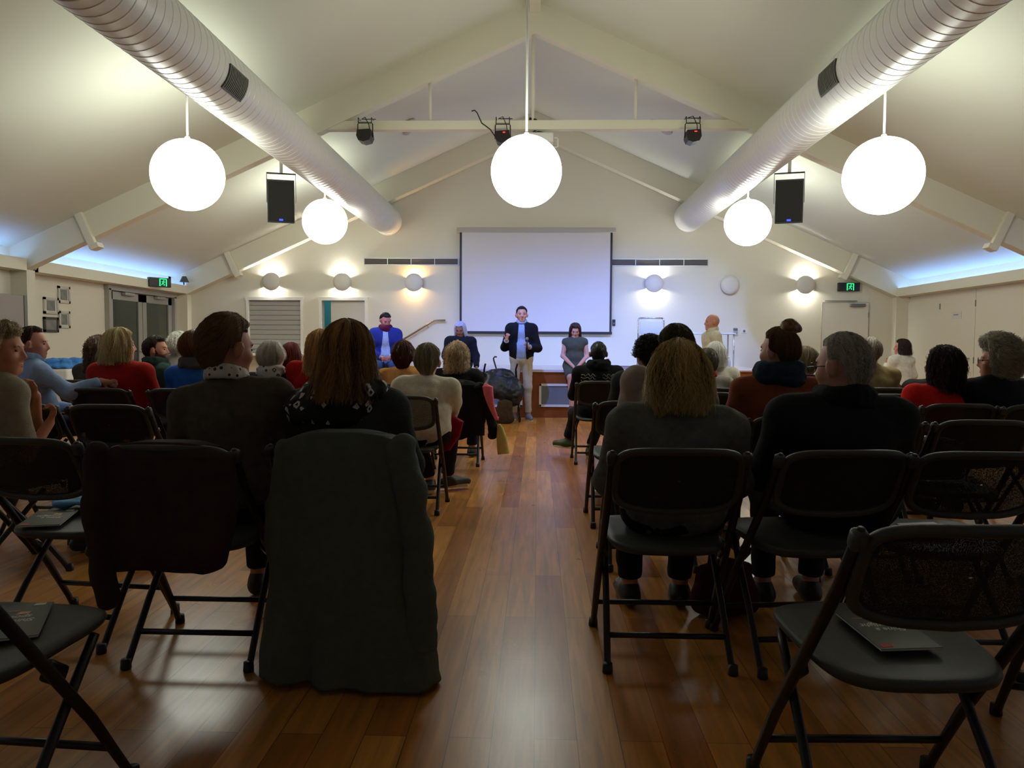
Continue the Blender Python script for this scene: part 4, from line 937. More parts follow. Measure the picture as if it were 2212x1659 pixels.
# ------------------------------------------------------------------ folding chair
def make_chair():
    t = empty('folding_chair', (0, 0, 0))
    top = Vector((0, -.32, .795))
    def tubeL(sx, r=.0125):
        return MB().tube([(sx * .222, -.33, .80), (sx * .222, -.325, .79), (sx * .224, -.245, .66), (sx * .228, -.11, .485), (sx * .230, -.045, .40), (sx * .233, .08, .24), (sx * .236, .20, .06), (sx * .237, .235, .0)], [r * .6, r] + [r * 1.15] * 4 + [r, r], 10)
    for sx in (-1, 1):
        lg = tubeL(sx).build('leg', M_frame, t)
        MB().lathe([(.017, 0), (.019, .004), (.017, .035)], (sx * .237, .235, 0), 12).build('foot_cap', M_black, lg)
        lg = MB().tube([(sx * .205, .14, .425), (sx * .206, .10, .38), (sx * .212, -.06, .20), (sx * .218, -.20, .02), (sx * .219, -.215, 0)], .0125, 10).build('leg', M_frame, t)
        MB().lathe([(.017, 0), (.019, .004), (.017, .035)], (sx * .219, -.215, 0), 12).build('foot_cap', M_black, lg)
        MB().box((sx * .224, -.322, .775), (.034, .034, .045), Matrix.Rotation(R(25), 3, 'X'), bev=.010).build('corner_joint', mat('joint', (52, 54, 54), .5), t)
        MB().box((sx * .216, -.02, .395), (.02, .075, .05), Matrix.Rotation(R(-35), 3, 'X'), bev=.008).build('hinge_bracket', M_frame, t)
    MB().tube([(-.235, .153, .13), (.235, .153, .13)], .0105, 10).build('stretcher', M_frame, t)
    MB().tube([(-.215, -.134, .105), (.215, -.134, .105)], .0105, 10).build('stretcher', M_frame, t)
    # seat shell: wide at the front, gently dished, rolled edge
    n = 22; vs_ = []; fs = []; half = []
    def outline(th):
        c, s = math.cos(th), math.sin(th); e = .42
        x = math.copysign(abs(c) ** e, c); y = math.copysign(abs(s) ** e, s); wd = .196 + .034 * (y * .5 + .5); return x * wd, .018 + y * .225 - (.02 * (x * x) if y > 0 else -.02 * x * x)
    rings = [(0.0, 0), (.35, 0), (.65, .0), (.86, .0), (.95, .001), (1.0, -.006), (1.012, -.016), (.99, -.026), (.93, -.026), (.5, -.02), (0.0, -.02)]
    N = 64
    for q, dz in rings:
        for i in range(N):
            x, y = outline(2 * PI * i / N); x *= max(q, .002); yy = .018 + (y - .018) * max(q, .002)
            dish = -.012 * (1 - min(1, (x / .22) ** 2)) * (1 - min(1, ((yy - .0) / .24) ** 2)) if q < 1 else 0
            front = -.35 * max(0, yy - .17) ** 1 * .5
            vs_.append((x, yy, .445 + .03 * (yy + .2) / .44 + dz + dish + front))
    for a in range(len(rings) - 1):
        for i in range(N): fs.append((a * N + i, a * N + (i + 1) % N, (a + 1) * N + (i + 1) % N, (a + 1) * N + i))
    MB().add(vs_, fs).build('seat', M_chair, t)
    # backrest: rounded rim with a woven net
    def bp(x, z): # follow the tube slope, slight curve
        q = (.80 - z) / .23; return Vector((x, -.335 + .12 * q - .035 * (1 - (x / .22) ** 2), z))
    out = []
    for i in range(56):
        th = 2 * PI * i / 56; c, s = math.cos(th), math.sin(th); x = math.copysign(abs(c) ** .36, c) * .206; z = math.copysign(abs(s) ** .36, s)
        zz = .702 + z * .099 - (.020 * (1 - (x / .206) ** 2) if z < 0 else -.004 * (1 - (x / .206) ** 2)); out.append(bp(x, zz))
    MB().tube(out, .0135, 8, closed=True).build('backrest_rim', M_chair, t)
    vs_ = [bp(p.x * q, .70 + (p.z - .70) * q) + Vector((0, dy, 0)) for dy in (-.002, .002) for q in (0.02, .35, .7, 1.0) for p in out]; fs = []; K = 56
    for l in range(2):
        for a in range(3):
            for i in range(K): fs.append(tuple(l * 4 * K + v for v in (a * K + i, a * K + (i + 1) % K, (a + 1) * K + (i + 1) % K, (a + 1) * K + i)))
    MB().add(vs_, fs).build('backrest_net', M_net, t)
    return t
_chair0 = make_chair(); _used = [0]
def chair(x, y, rz, label, group='black folding chairs'):
    o = _chair0 if not _used[0] else copy_tree(_chair0); _used[0] = 1
    o.location = (x, y, 0); o.rotation_euler = (0, 0, R(rz)); tag(o, label, 'chair', group); return o
# ------------------------------------------------------------------ patterned cloths
def pattern(name, base, mark, kind, scale):
    m = bpy.data.materials.new(name); m.use_nodes = True; nt = m.node_tree; b = nt.nodes['Principled BSDF']; b.inputs['Roughness'].default_value = .9
    tc = nt.nodes.new('ShaderNodeTexCoord'); v = nt.nodes.new('ShaderNodeTexVoronoi'); v.inputs['Scale'].default_value = scale
    v.inputs['Randomness'].default_value = .35 if kind == 'dots' else .6
    if kind == 'diamond': v.distance = 'MANHATTAN'
    nt.links.new(tc.outputs['Object'], v.inputs['Vector'])
    rp = nt.nodes.new('ShaderNodeValToRGB'); rp.color_ramp.interpolation = 'CONSTANT'; e = rp.color_ramp.elements
    bc, mc = (*s2l(base), 1), (*s2l(mark), 1)
    if kind == 'dots':
        e[0].position = 0; e[0].color = mc; e[1].position = .28; e[1].color = bc
    else:
        e[0].position = 0; e[0].color = bc; e[1].position = .18; e[1].color = mc; q = e.new(.42); q.color = bc
    nt.links.new(v.outputs[0], rp.inputs[0]); nt.links.new(rp.outputs[0], b.inputs['Base Color']); _M[name] = m
pattern('dotted_collar', (206, 200, 190), (58, 48, 42), 'dots', 42)
pattern('diamond_scarf', (20, 20, 20), (206, 204, 196), 'diamond', 19)
pattern('marbled_scarf', (214, 210, 206), (70, 72, 80), 'diamond', 18)

BR = ((52, 38, 28), (112, 84, 60)); DK = ((18, 15, 15), (46, 38, 34)); GY = ((120, 114, 102), (206, 200, 184)); BL = ((146, 90, 54), (255, 206, 156))
SHORT = dict(t=.014, back=-.078, side=.018, front=.080, short=.16, face=74, camp=.004, seg=6, nape=1.85, wave=.05, fly=.25, pinch=1.35)
CROP = dict(fly=.1, t=.006, back=-.070, nape=1.85, side=.018, front=.085, short=.05, face=68, camp=.001, seg=4, lift=.002)
BOB = dict(wave=.10, t=.020, back=-.10, side=-.095, front=.07, flare=.10, face=48, camp=.006, tz=.8)
CURLY = dict(t=.026, back=-.085, side=-.04, front=.075, curl=.010, face=55, camp=.008, tz=.8, short=.3)
LONG = dict(wave=.07, t=.024, back=-.34, side=-.26, front=.07, flare=.05, face=48, camp=.005, tz=.7, pinch=.0001)
SK = (205, 152, 126); SKd = (150, 104, 78)

# ---- nearest occupied row
A, iA = person('man_dark_sweater', 'seated person with short dark brown hair and dark sweater over a dotted collar', 494, 687, 3.0,
    sl=-7, hyaw=-34, hpitch=8, hs=1.04, w=1.10, top=(86, 76, 66), legs=(30, 30, 36), hairc=((50, 38, 26), (128, 98, 66)), style=dict(SHORT, t=.017, back=-.088, swirl=.5), strands=6000, h=.008,
    collar='dotted_collar', skin=(196, 134, 108), face=True, tknit=1, glasses=None, shoes=(40, 26, 20))
B_, iB = person('woman_scarf', 'seated person with long straight brown hair and a black and white diamond scarf', 750, 699, 2.98,
    hs=1.04, w=1.06, top=(56, 60, 58), legs=(34, 36, 40), hairc=((54, 36, 22), (176, 132, 82)), style=dict(LONG, yfl=.42, back=-.165, side=-.155, t=.018, flare=.22, drift=.10, seg=12, clump=8, ragged=.035, camp=.006, wave=.10), strands=7000, h=.008,
    scarf=('diamond_scarf', .118, .050, -.095, -.060), nz=.007, hyaw=0, hpitch=4)
Rn, iR = person('woman_grey_knit', 'seated person with a tousled brown and blonde bob and charcoal knitted jumper', 1466, 745, 2.93,
    hs=1.04, w=1.12, top=(100, 101, 95), legs=(26, 26, 30), hairc=((44, 32, 22), (236, 184, 118)), style=dict(BOB, t=.020, back=-.12, side=-.10, flare=.06, camp=.010, clump=6, ragged=.035, drift=.3, wave=.16, fly=1.6), strands=7000, h=.008,
    tknit=1, nz=.008, hpitch=5, sl=1, thick=.012, shoes=(26, 22, 22), srad=.0013)
Bz, iZ = person('man_buzz', 'seated person with cropped grey hair and glasses, wearing a heavy black coat', 1820, 724, 3.0,
    yaw=R(6), hyaw=30, hpitch=6, hs=1.05, w=1.26, top=(26, 28, 34), legs=(34, 40, 46), hairc=((92, 84, 76), (206, 200, 192)), style=dict(CROP, t=.007, back=-.074), strands=8000, h=.008,
    skin=(200, 150, 130), face=True, glasses=(30, 34, 34), thick=.018, scarf=((22, 23, 28), .082, .026, -.012), srad=.0009)
# ---- third row on the right
Hd_, iH = person('man_hoodie', 'seated person with smooth brown hair and a taupe hooded jumper, leaning right', 1461, 708, 4.05,
    sl=15, hs=1.04, w=1.05, top=(156, 142, 134), legs=(40, 40, 46), hairc=((52, 40, 26), (96, 78, 50)), style=dict(SHORT, t=.018, swirl=.4), strands=3000, h=.009, scarf=((150, 138, 130), .088, .03, -.02), nz=.010, thick=.012)
Bn, iN = person('woman_bun', 'seated person with a high brown hair bun, navy scarf and rust leather jacket', 1686, 712, 4.05,
    hyaw=38, hs=0.99, w=1.06, top=(140, 74, 52), legs=(30, 30, 34), hairc=((52, 36, 24), (120, 88, 56)), style=dict(SHORT, t=.012, back=-.075, side=-.005, short=.4, camp=.002), strands=2600, h=.009,
    scarf=((30, 48, 66), .088, .036, -.022), skin=(206, 156, 134), face=True, nz=.008)
hp = iN['hp']
m = Field(); m.ell(hp(.012, -.055, .138), (.046, .040, .044), k=.02); m.ell(hp(.05, -.075, .128), (.028, .024, .022), k=.015); m.ell(hp(.0, -.05, .105), (.034, .034, .036), k=.03); m.nz = [(.004, 60, 3, (1, 1, 1))]
bm_ = m.mesh(.006); a_ = bm_.attributes.new('strand', 'FLOAT', 'POINT'); co = np.zeros(len(bm_.vertices) * 3, np.float32); bm_.vertices.foreach_get('co', co); a_.data.foreach_set('value', np.clip(.5 + .6 * vnoise(co.reshape(-1, 3).astype(float), 60, 2), 0, 1).astype(np.float32)); mobj('hair_bun', bm_, hair_mat((52, 36, 24), (130, 96, 62)), Bn)
# ---- far left: nearest person at the frame edge
Wl, iW = person('woman_chin', 'seated person with wavy grey-blond hair and beige short-sleeved top, resting chin on hand', 2, 705, 3.72,
    yaw=R(-38), hyaw=-42, hpitch=4, hs=1.03, w=1.05, top=(150, 142, 122), sleeve=.42, legs=(60, 56, 52), skin=(204, 136, 104), hairc=((118, 96, 74), (226, 200, 160)), style=dict(CURLY, t=.024, curl=.006, back=-.07, side=.0), strands=3500, h=.007, face=True,
    arms=('chin', ((.215, .08, .60), (.195, .19, .75), (-.15, .35, .9))), J={'curl': 1.1}, brows=(120, 100, 76), lean=6)
# ---- fourth row on the left
person('man_blue_shirt', 'seated person with receding dark hair and pale blue shirt, turned towards the aisle', 70, 709, 5.62, yaw=R(-42), hyaw=-28, hs=1.01, w=1.1, top=(150, 176, 216), legs=(40, 42, 56),
    hairc=((40, 28, 24), (84, 60, 50)), style=dict(SHORT, front=.10, face=74, t=.012, short=.25), strands=1400, skin=(206, 140, 120), face=True, h=.010, collar=(150, 176, 216), srad=.0016, hpitch=4,
    arms=('lap', ((.27, .16, .78), (.32, .36, .86), (.3, .9, -.2))))
person('woman_red_jumper', 'seated person with a blonde bob and brick red jumper, face turned to the aisle', 256, 714, 5.85, hyaw=-46, hs=1.04, w=1.12, top=(176, 34, 24), legs=(40, 38, 40), hairc=BL,
    style=dict(BOB, t=.022, back=-.12, side=-.11, flare=.12, camp=.008, ragged=.02), strands=2200, skin=(222, 160, 140), face=True, h=.010, srad=.0018, nz=.005, thick=.006)
person('woman_blue_top', 'seated person with a short auburn brown bob and bright blue top with grey scarf', 420, 720, 5.85, hs=1.01, w=1.0, top=(44, 104, 196), legs=(40, 40, 44), hairc=((66, 40, 24), (128, 88, 54)),
    style=dict(BOB, back=-.085, side=-.07, t=.030, flare=-.1), strands=1400, h=.011, srad=.0018, scarf=((96, 92, 92), .084, .026, -.012), hyaw=8)
person('woman_white_scarf', 'seated person with silver bobbed hair, marbled white scarf and black top', 585, 741, 5.9, hs=0.99, w=1.02, top=(24, 24, 27), legs=(30, 30, 32), hairc=((150, 144, 136), (220, 216, 206)), style=dict(BOB, back=-.08, side=-.06, t=.022, flare=-.12),
    strands=1400, h=.011, srad=.0018, scarf=('marbled_scarf', .080, .026, -.010), hyaw=-20)
Cl, iC = person('woman_clip', 'seated person with clipped wavy blonde hair and bright red cardigan, mostly behind the diamond scarf', 692, 719, 5.85, sl=13, hs=1.03, w=1.05, top=(196, 30, 34), legs=(40, 40, 44), hairc=((122, 86, 54), (214, 168, 112)),
    style=dict(LONG, back=-.2, side=-.18, t=.026, flare=.16, camp=.009, curl=.004), strands=1600, h=.010, srad=.0018, hyaw=20, nz=.007)
MB().sphere(iC['hp'](-.085, -.07, .02), (.018, .012, .022)).build('hair_clip', mat('pearl', (236, 226, 196), .25), Cl)
Cr, iCr = person('woman_cream', 'seated person with short greying hair and cream jumper, leaning forward beside the aisle', 923, 748, 5.42, hs=0.99, w=1.04, sl=3, lean=10, top=(234, 224, 200), legs=(30, 32, 36), shoes=(58, 52, 56), hairc=((84, 76, 60), (176, 166, 142)),
    style=dict(SHORT, t=.020, back=-.075, short=.22, camp=.007), strands=1800, h=.009, srad=.0016, nz=.008, J={'KnR': (.15, .42, .50), 'AnR': (.10, .64, .12), 'FtR': (.9, .5, 0), 'AnL': (-.02, .5, .11), 'sole': 1}, skin=(208, 156, 134), thick=.008,
    arms=('lap', ((.20, .12, .74), (.15, .30, .58), (-.1, .5, -.8))))
mo = MB().tube([iCr['An'][1] + V3(0, 0, .015), iCr['An'][1] + V3(0, 0, .10)], .047, 14).build('sock', cloth((150, 28, 40)), Cr)
# ---- rows further forward, left
person('head_behind_red', 'seated person with wavy brown hair, half hidden behind the blonde bob', 210, 731, 7.0, hs=0.99, top=(70, 66, 64), hairc=((60, 44, 34), (108, 84, 62)), style=dict(CURLY, back=-.18, side=-.15, t=.024), strands=700, h=.012, srad=.002)
person('man_beard', 'seated bearded person in profile with dark hair and dark green hooded top', 336, 729, 7.0, yaw=R(-40), hyaw=-42, hs=0.99, top=(44, 66, 58), legs=(36, 36, 40), hairc=((30, 22, 18), (64, 46, 34)), style=dict(SHORT, t=.018, face=62), strands=900, h=.010,
    skin=(214, 150, 122), face=True, beard=((66, 32, 18), (110, 60, 34)), srad=.002, scarf=((44, 66, 58), .085, .028, -.02), brows=(50, 34, 26))
person('white_hair_left', 'seated person with fluffy white hair, mostly behind the auburn bob', 384, 722, 8.2, hs=0.99, top=(150, 140, 130), hairc=((170, 162, 146), (226, 220, 204)), style=dict(CURLY, t=.026), strands=600, h=.012, srad=.002)
person('dark_red_hair', 'seated person with dark red hair, just right of the silver bob', 627, 743, 7.1, hs=0.95, top=(44, 30, 30), hairc=((60, 18, 18), (116, 44, 38)), style=dict(LONG, back=-.2, side=-.16, t=.016), strands=700, h=.012, srad=.002, hyaw=-20, glasses=(60, 56, 56))
person('woman_tan_top', 'seated person with dark reddish brown hair and draped tan orange top', 871, 742, 6.75, hs=1.01, w=1.05, top=(206, 148, 84), legs=(60, 50, 44), hairc=((36, 20, 16), (92, 48, 34)), style=dict(SHORT, t=.024, back=-.10, side=-.05, short=.25, camp=.006), strands=900, h=.010, srad=.002, nz=.014, thick=.014)
Wv, iWv = person('woman_wavy', 'seated person with wavy grey-blonde hair and black coat at the aisle end', 986, 745, 7.35, hs=1.03, w=1.05, top=(22, 22, 25), legs=(26, 24, 26), hairc=((98, 78, 58), (204, 178, 142)),
    style=dict(CURLY, t=.026, back=-.12, side=-.10, curl=.010, clump=5), strands=1200, h=.010, srad=.002, hyaw=-15, skin=(206, 150, 128), thick=.012)
# ---- right block, middle rows
person('curly_dark', 'seated person with tightly curled black hair and dark olive jacket', 1404, 735, 5.45, hyaw=25, hs=0.97, w=1.1, top=(50, 54, 46), legs=(40, 40, 40), hairc=((14, 12, 14), (40, 32, 30)), style=dict(CURLY, t=.028, curl=.014, back=-.06, side=.0), strands=1600, h=.010, srad=.0018, skin=SKd, thick=.008, nz=.008)
person('red_top_right', 'seated person with thick black hair and bright red top with green collar', 2042, 755, 4.98, sl=7, hyaw=22, hs=1.04, w=1.0, top=(226, 38, 30), legs=(36, 34, 36), hairc=((20, 12, 12), (56, 34, 32)), style=dict(CURLY, t=.020, back=-.13, side=-.09, curl=.005, camp=.008, clump=5), strands=2200, h=.009, srad=.0016,
    collar=(96, 120, 90), skin=(206, 150, 126), sleeve=.8)
person('curly_grey_right', 'seated person with a cloud of curly grey hair, glasses and navy black jacket', 2160, 741, 4.98, yaw=R(12), hyaw=50, hs=1.01, w=1.15, top=(24, 24, 30), legs=(30, 30, 34), hairc=((112, 104, 88), (200, 194, 172)),
    style=dict(CURLY, t=.036, tz=1.1, wx=1.1, curl=.018, back=-.08, side=-.07, front=.080, face=58, pinch=1.2, swirl=.4), strands=4200, h=.009, face=True, glasses=(20, 20, 22), skin=(214, 150, 132), srad=.0013, thick=.012)
person('glasses_right', 'seated person with short grey-blonde hair and dark glasses, beside the cropped grey head', 1740, 753, 6.25, hyaw=40, hs=0.97, top=(28, 26, 30), hairc=((104, 92, 70), (184, 170, 136)), style=dict(BOB, back=-.08, side=-.04, t=.020, flare=-.1), strands=900, h=.011, srad=.002, glasses=(24, 22, 22), face=True)
person('grey_top', 'seated person with short grey-brown hair and pale grey top with red collar', 1528, 757, 6.5, hs=0.97, w=1.02, top=(176, 172, 160), hairc=((74, 68, 60), (134, 124, 108)), style=dict(SHORT, t=.018, back=-.08), strands=1000, h=.010, srad=.002, collar=(196, 40, 50))
person('white_hair_right', 'seated person with bright white bobbed hair and white top, behind the red collar', 1546, 743, 7.6, hs=0.97, top=(214, 208, 190), hairc=((196, 188, 168), (238, 232, 214)), style=dict(BOB, back=-.11, side=-.09, t=.026), strands=900, h=.011, srad=.002, hyaw=-10)
person('beige_jacket', 'seated person with combed grey hair and khaki jacket, right of the cropped grey head', 1882, 733, 6.75, hs=0.97, w=1.12, top=(166, 146, 100), hairc=((100, 92, 80), (196, 188, 170)), style=dict(SHORT, t=.016, back=-.07, short=.3), strands=1000, h=.010, srad=.002, nz=.012, hyaw=-12)
person('dark_coat_hidden', 'seated person in a dark grey coat, mostly hidden behind the bright red top', 2022, 768, 6.6, hs=0.92, w=1.15, top=(58, 52, 54), hairc=DK, style=dict(SHORT), strands=0, h=.012)
Bh, iBh = person('black_hoodie', 'seated person with very short black hair and black hoodie with pale printing on the back', 1293, 740, 7.55, hs=0.95, w=1.12, top=(20, 20, 24), legs=(22, 26, 30), shoes=(52, 66, 36), hairc=((12, 11, 14), (30, 26, 28)), style=dict(CROP, t=.008), strands=700, h=.009, srad=.0016, skin=(96, 66, 54),
    scarf=((20, 20, 24), .085, .03, -.02), J={'KnL': (-.20, .42, .44), 'AnL': (-.27, .46, .17), 'FtL': (-.8, .6, 0), 'AnR': (-.05, .30, .10), 'sole': 1})
# ---- people at the stage
Sp, iS = person('speaker', 'standing person in open black jacket, blue-grey shirt and beige trousers, holding a microphone', 1127, 658, 11.72, mode='stand', yaw=PI, hyaw=6, hs=1.01, w=.96, top=(152, 168, 200), legs=(182, 172, 150), shoes=(120, 124, 134),
    hairc=((14, 13, 18), (36, 32, 36)), style=dict(CROP, t=.014, back=-.07, side=.03, front=.085, face=56), strands=900, skin=(196, 136, 112), face=True, h=.010, srad=.0018, jacket=(22, 22, 28), jslot=(.075, .04), collar=(152, 168, 200), brows=(20, 16, 16), J={'sole': 1, 'curl': 1.0},
    arms=(((-.25, .02, 1.10), (-.12, .24, 1.12), (.55, .25, .55)), ((.26, .02, 1.11), (.22, .24, 1.22), (-.25, .15, .9))))
h0 = iS['Wr'][-1] + iS['Hd'][-1] * .06 + V3(.0, .02, 0)
mic = empty('microphone', (0, 0, 0), 0, 'small black handheld microphone held at chest height by the standing speaker', 'microphone')
M4 = Matrix.Translation(Sp.location) @ Matrix.Rotation(PI, 4, 'Z')
w0 = M4 @ Vector(h0); mic.location = w0
MB().tube([(0, 0, -.10), (0, 0, .06)], [.011, .014], 12).build('handle', M_black, mic); MB().sphere((0, 0, .085), (.024, .024, .028)).build('mic_head', M_grey, mic)
Sb, _ = person('man_blue_blazer', 'person in a blue blazer, pale shirt and jeans sitting on the stage edge', 835, 678, 12.15, mode='stage', seat=ZS, yaw=PI + R(12), lean=8, hyaw=22, hpitch=28, hs=0.97, w=1.1, top=(176, 190, 226), legs=(60, 84, 132), hairc=DK, style=dict(SHORT, t=.014, front=.085),
    strands=500, skin=(200, 130, 120), face=True, h=.011, srad=.002, jacket=(44, 56, 140), jslot=(.085, .03), scarf=((92, 26, 60), .080, .026, -.02), arms='lap')
Sj, _ = person('hijab', 'person in a pale grey headscarf and black coat sitting on the stage edge', 993, 697, 12.1, mode='stage', seat=ZS, yaw=PI, lean=6, hpitch=26, hyaw=-8, hs=0.99, w=1.05, top=(24, 24, 32), legs=(30, 28, 36), skin=(150, 100, 76), face=True, h=.010, thick=.012,
    style=dict(t=.020, back=-.24, side=-.22, front=.066, flare=.20, face=40, camp=.006, pinch=.0001), hmat=cloth((178, 176, 196), .3), hname='headscarf', arms=(((-.24, .06, .98), (-.27, .20, .80), (.0, .5, -.9)), 'lap'))
Sg, _ = person('girl_olive', 'person with long dark hair and sleeveless olive dress sitting with hands clasped', 1243, 700, 12.05, mode='stage', seat=ZS - .03, yaw=PI, lean=5, hpitch=30, hs=0.92, w=.88, top=(74, 76, 66), sleeve=0, bare_legs=True, skirt=1, skin=(206, 152, 140), face=True, h=.010, shoes=(90, 60, 44),
    hairc=((40, 22, 22), (84, 52, 44)), style=dict(LONG, back=-.2, side=-.2, t=.018, face=42), strands=900, srad=.0016,
    arms=(((-.19, .06, .98), (-.035, .30, .82), (.25, .6, -.6)), ((.19, .06, .98), (.035, .31, .82), (-.25, .6, -.6))), J={'KnL': (-.07, .38, .66), 'KnR': (.08, .38, .66), 'AnL': (-.04, .40, .20), 'AnR': (.06, .42, .22)})
Sm, _ = person('bald_man', 'standing bald person in profile with a pale cream shirt and black trousers', 1540, 676, 10.9, mode='stand', yaw=R(100), hyaw=-6, hs=1.01, w=1.0, top=(214, 206, 182), legs=(24, 24, 28), hairc=((110, 80, 66), (150, 120, 100)), skin=(200, 140, 116), face=True, h=.010, collar=(214, 206, 182),
    style=None, arms='hang', nz=.008, brows=(150, 120, 100), thick=.008)
Kd, _ = person('white_top', 'standing small person with a dark bob and long-sleeved white top, one hand at the mouth', 1950, 737, 10.5, mode='stand', yaw=R(22), hyaw=42, hs=0.90, w=.88, top=(232, 228, 216), legs=(110, 40, 36), hairc=((30, 16, 20), (60, 40, 42)), style=dict(BOB, back=-.105, side=-.10, t=.018, flare=.12, face=50),
    strands=700, srad=.0016, skin=(204, 130, 110), face=True, h=.009, arms=(((-.20, .06, .74), (-.10, .16, .93), (.2, -.1, 1)), 'hang'), nz=.006)
# ------------------------------------------------------------------ chairs under the sitters
_q = floor_at(272, 1445); CA = Vector((_q.x + .219, _q.y + .215, 0))
CH = [('man_dark_sweater', 'the dark sweater with dotted collar', CA.x, CA.y), ('woman_scarf', 'the diamond scarf, hidden by the long dark coat', -.70, 2.95),
      ('woman_grey_knit', 'the charcoal knitted jumper, nearest the aisle on the right', .475, 2.875), ('man_buzz', 'the cropped grey head and heavy black coat', .985, 2.875),
      ('man_hoodie', 'the taupe hooded jumper'), ('woman_bun', 'the rust leather jacket'), ('woman_chin', 'the person resting chin on hand'), ('man_blue_shirt', 'the pale blue shirt'), ('woman_red_jumper', 'the brick red jumper'),
      ('woman_blue_top', 'the bright blue top'), ('woman_white_scarf', 'the marbled white scarf'), ('woman_clip', 'the red cardigan and blonde hair'), ('woman_cream', 'the cream jumper, its pale net back in view', -.885, 5.32),
      ('head_behind_red', 'the wavy brown hair behind the blonde bob'), ('man_beard', 'the bearded person in green'), ('white_hair_left', 'the fluffy white hair on the left'), ('dark_red_hair', 'the dark red hair'),
      ('woman_tan_top', 'the draped tan top'), ('woman_wavy', 'the wavy grey-blonde hair and black coat', None, None), ('curly_dark', 'the tightly curled black hair'), ('red_top_right', 'the bright red top with green collar'), ('curly_grey_right', 'the cloud of curly grey hair'),
      ('glasses_right', 'the grey-blonde hair and dark glasses'), ('grey_top', 'the pale grey top with red collar'), ('white_hair_right', 'the bright white bob'), ('beige_jacket', 'the khaki jacket'), ('dark_coat_hidden', 'the dark grey coat behind the red top'),
      ('black_hoodie', 'the black hoodie with pale printing')]
for c_ in CH:
    t_, root, yw_ = PEOPLE[c_[0]]
    x, y = (c_[2], c_[3]) if len(c_) > 2 and c_[2] is not None else (root[0], root[1] + .03)
    print('CHAIR', c_[0], round(x, 2), round(y, 2), 'person', [round(v, 2) for v in root])
    chair(x, y, math.degrees(yw_), 'black folding chair under ' + c_[1])
# empty chairs
NE = [(.84, 1.83, 2, 'empty black folding chair with one black booklet on its seat, nearest on the right'),
      (1.62, 2.12, -14, 'empty black folding chair cut by the frame edge, right of the nearest booklet chair'),
      (-1.31, 1.72, -4, 'empty black folding chair with a booklet, cut by the lower left frame corner'),
      (-1.80, 2.98, -6, 'empty black folding chair holding booklets and a pale blue bag'),
      (1.46, 2.87, 0, 'empty black folding chair right of the heavy black coat, with a white sheet'),
      (-2.33, 4.42, 0, 'empty black folding chair with a pale paper on its seat, behind the brick red jumper'),
      (-2.86, 4.45, 0, 'empty black folding chair beyond the one holding the pale blue bag'),
      (1.60, 3.98, 0, 'empty black folding chair just right of the rust jacket, mostly hidden by the black coat'),
      (2.09, 3.98, 0, 'empty black folding chair behind the bright red top, with a shiny dark bag'),
      (.58, 5.02, 0, 'empty black folding chair on the right aisle with a dark bag on its seat'),
      (1.98, 5.00, 0, 'empty black folding chair left of the bright red top'),
      (1.25, 5.95, 0, 'empty black folding chair behind the pale grey top'),
      (2.55, 5.92, 0, 'empty black folding chair behind the khaki jacket')]
for x, y, rz, lab in NE: chair(x, y, rz, lab)
for o in bpy.data.objects:
    if o.get('label', '').endswith('its pale net back in view'):
        for c_ in o.children:
            if c_.name.startswith('backrest_net'): c_.data = c_.data.copy(); c_.data.materials[0] = M_net2
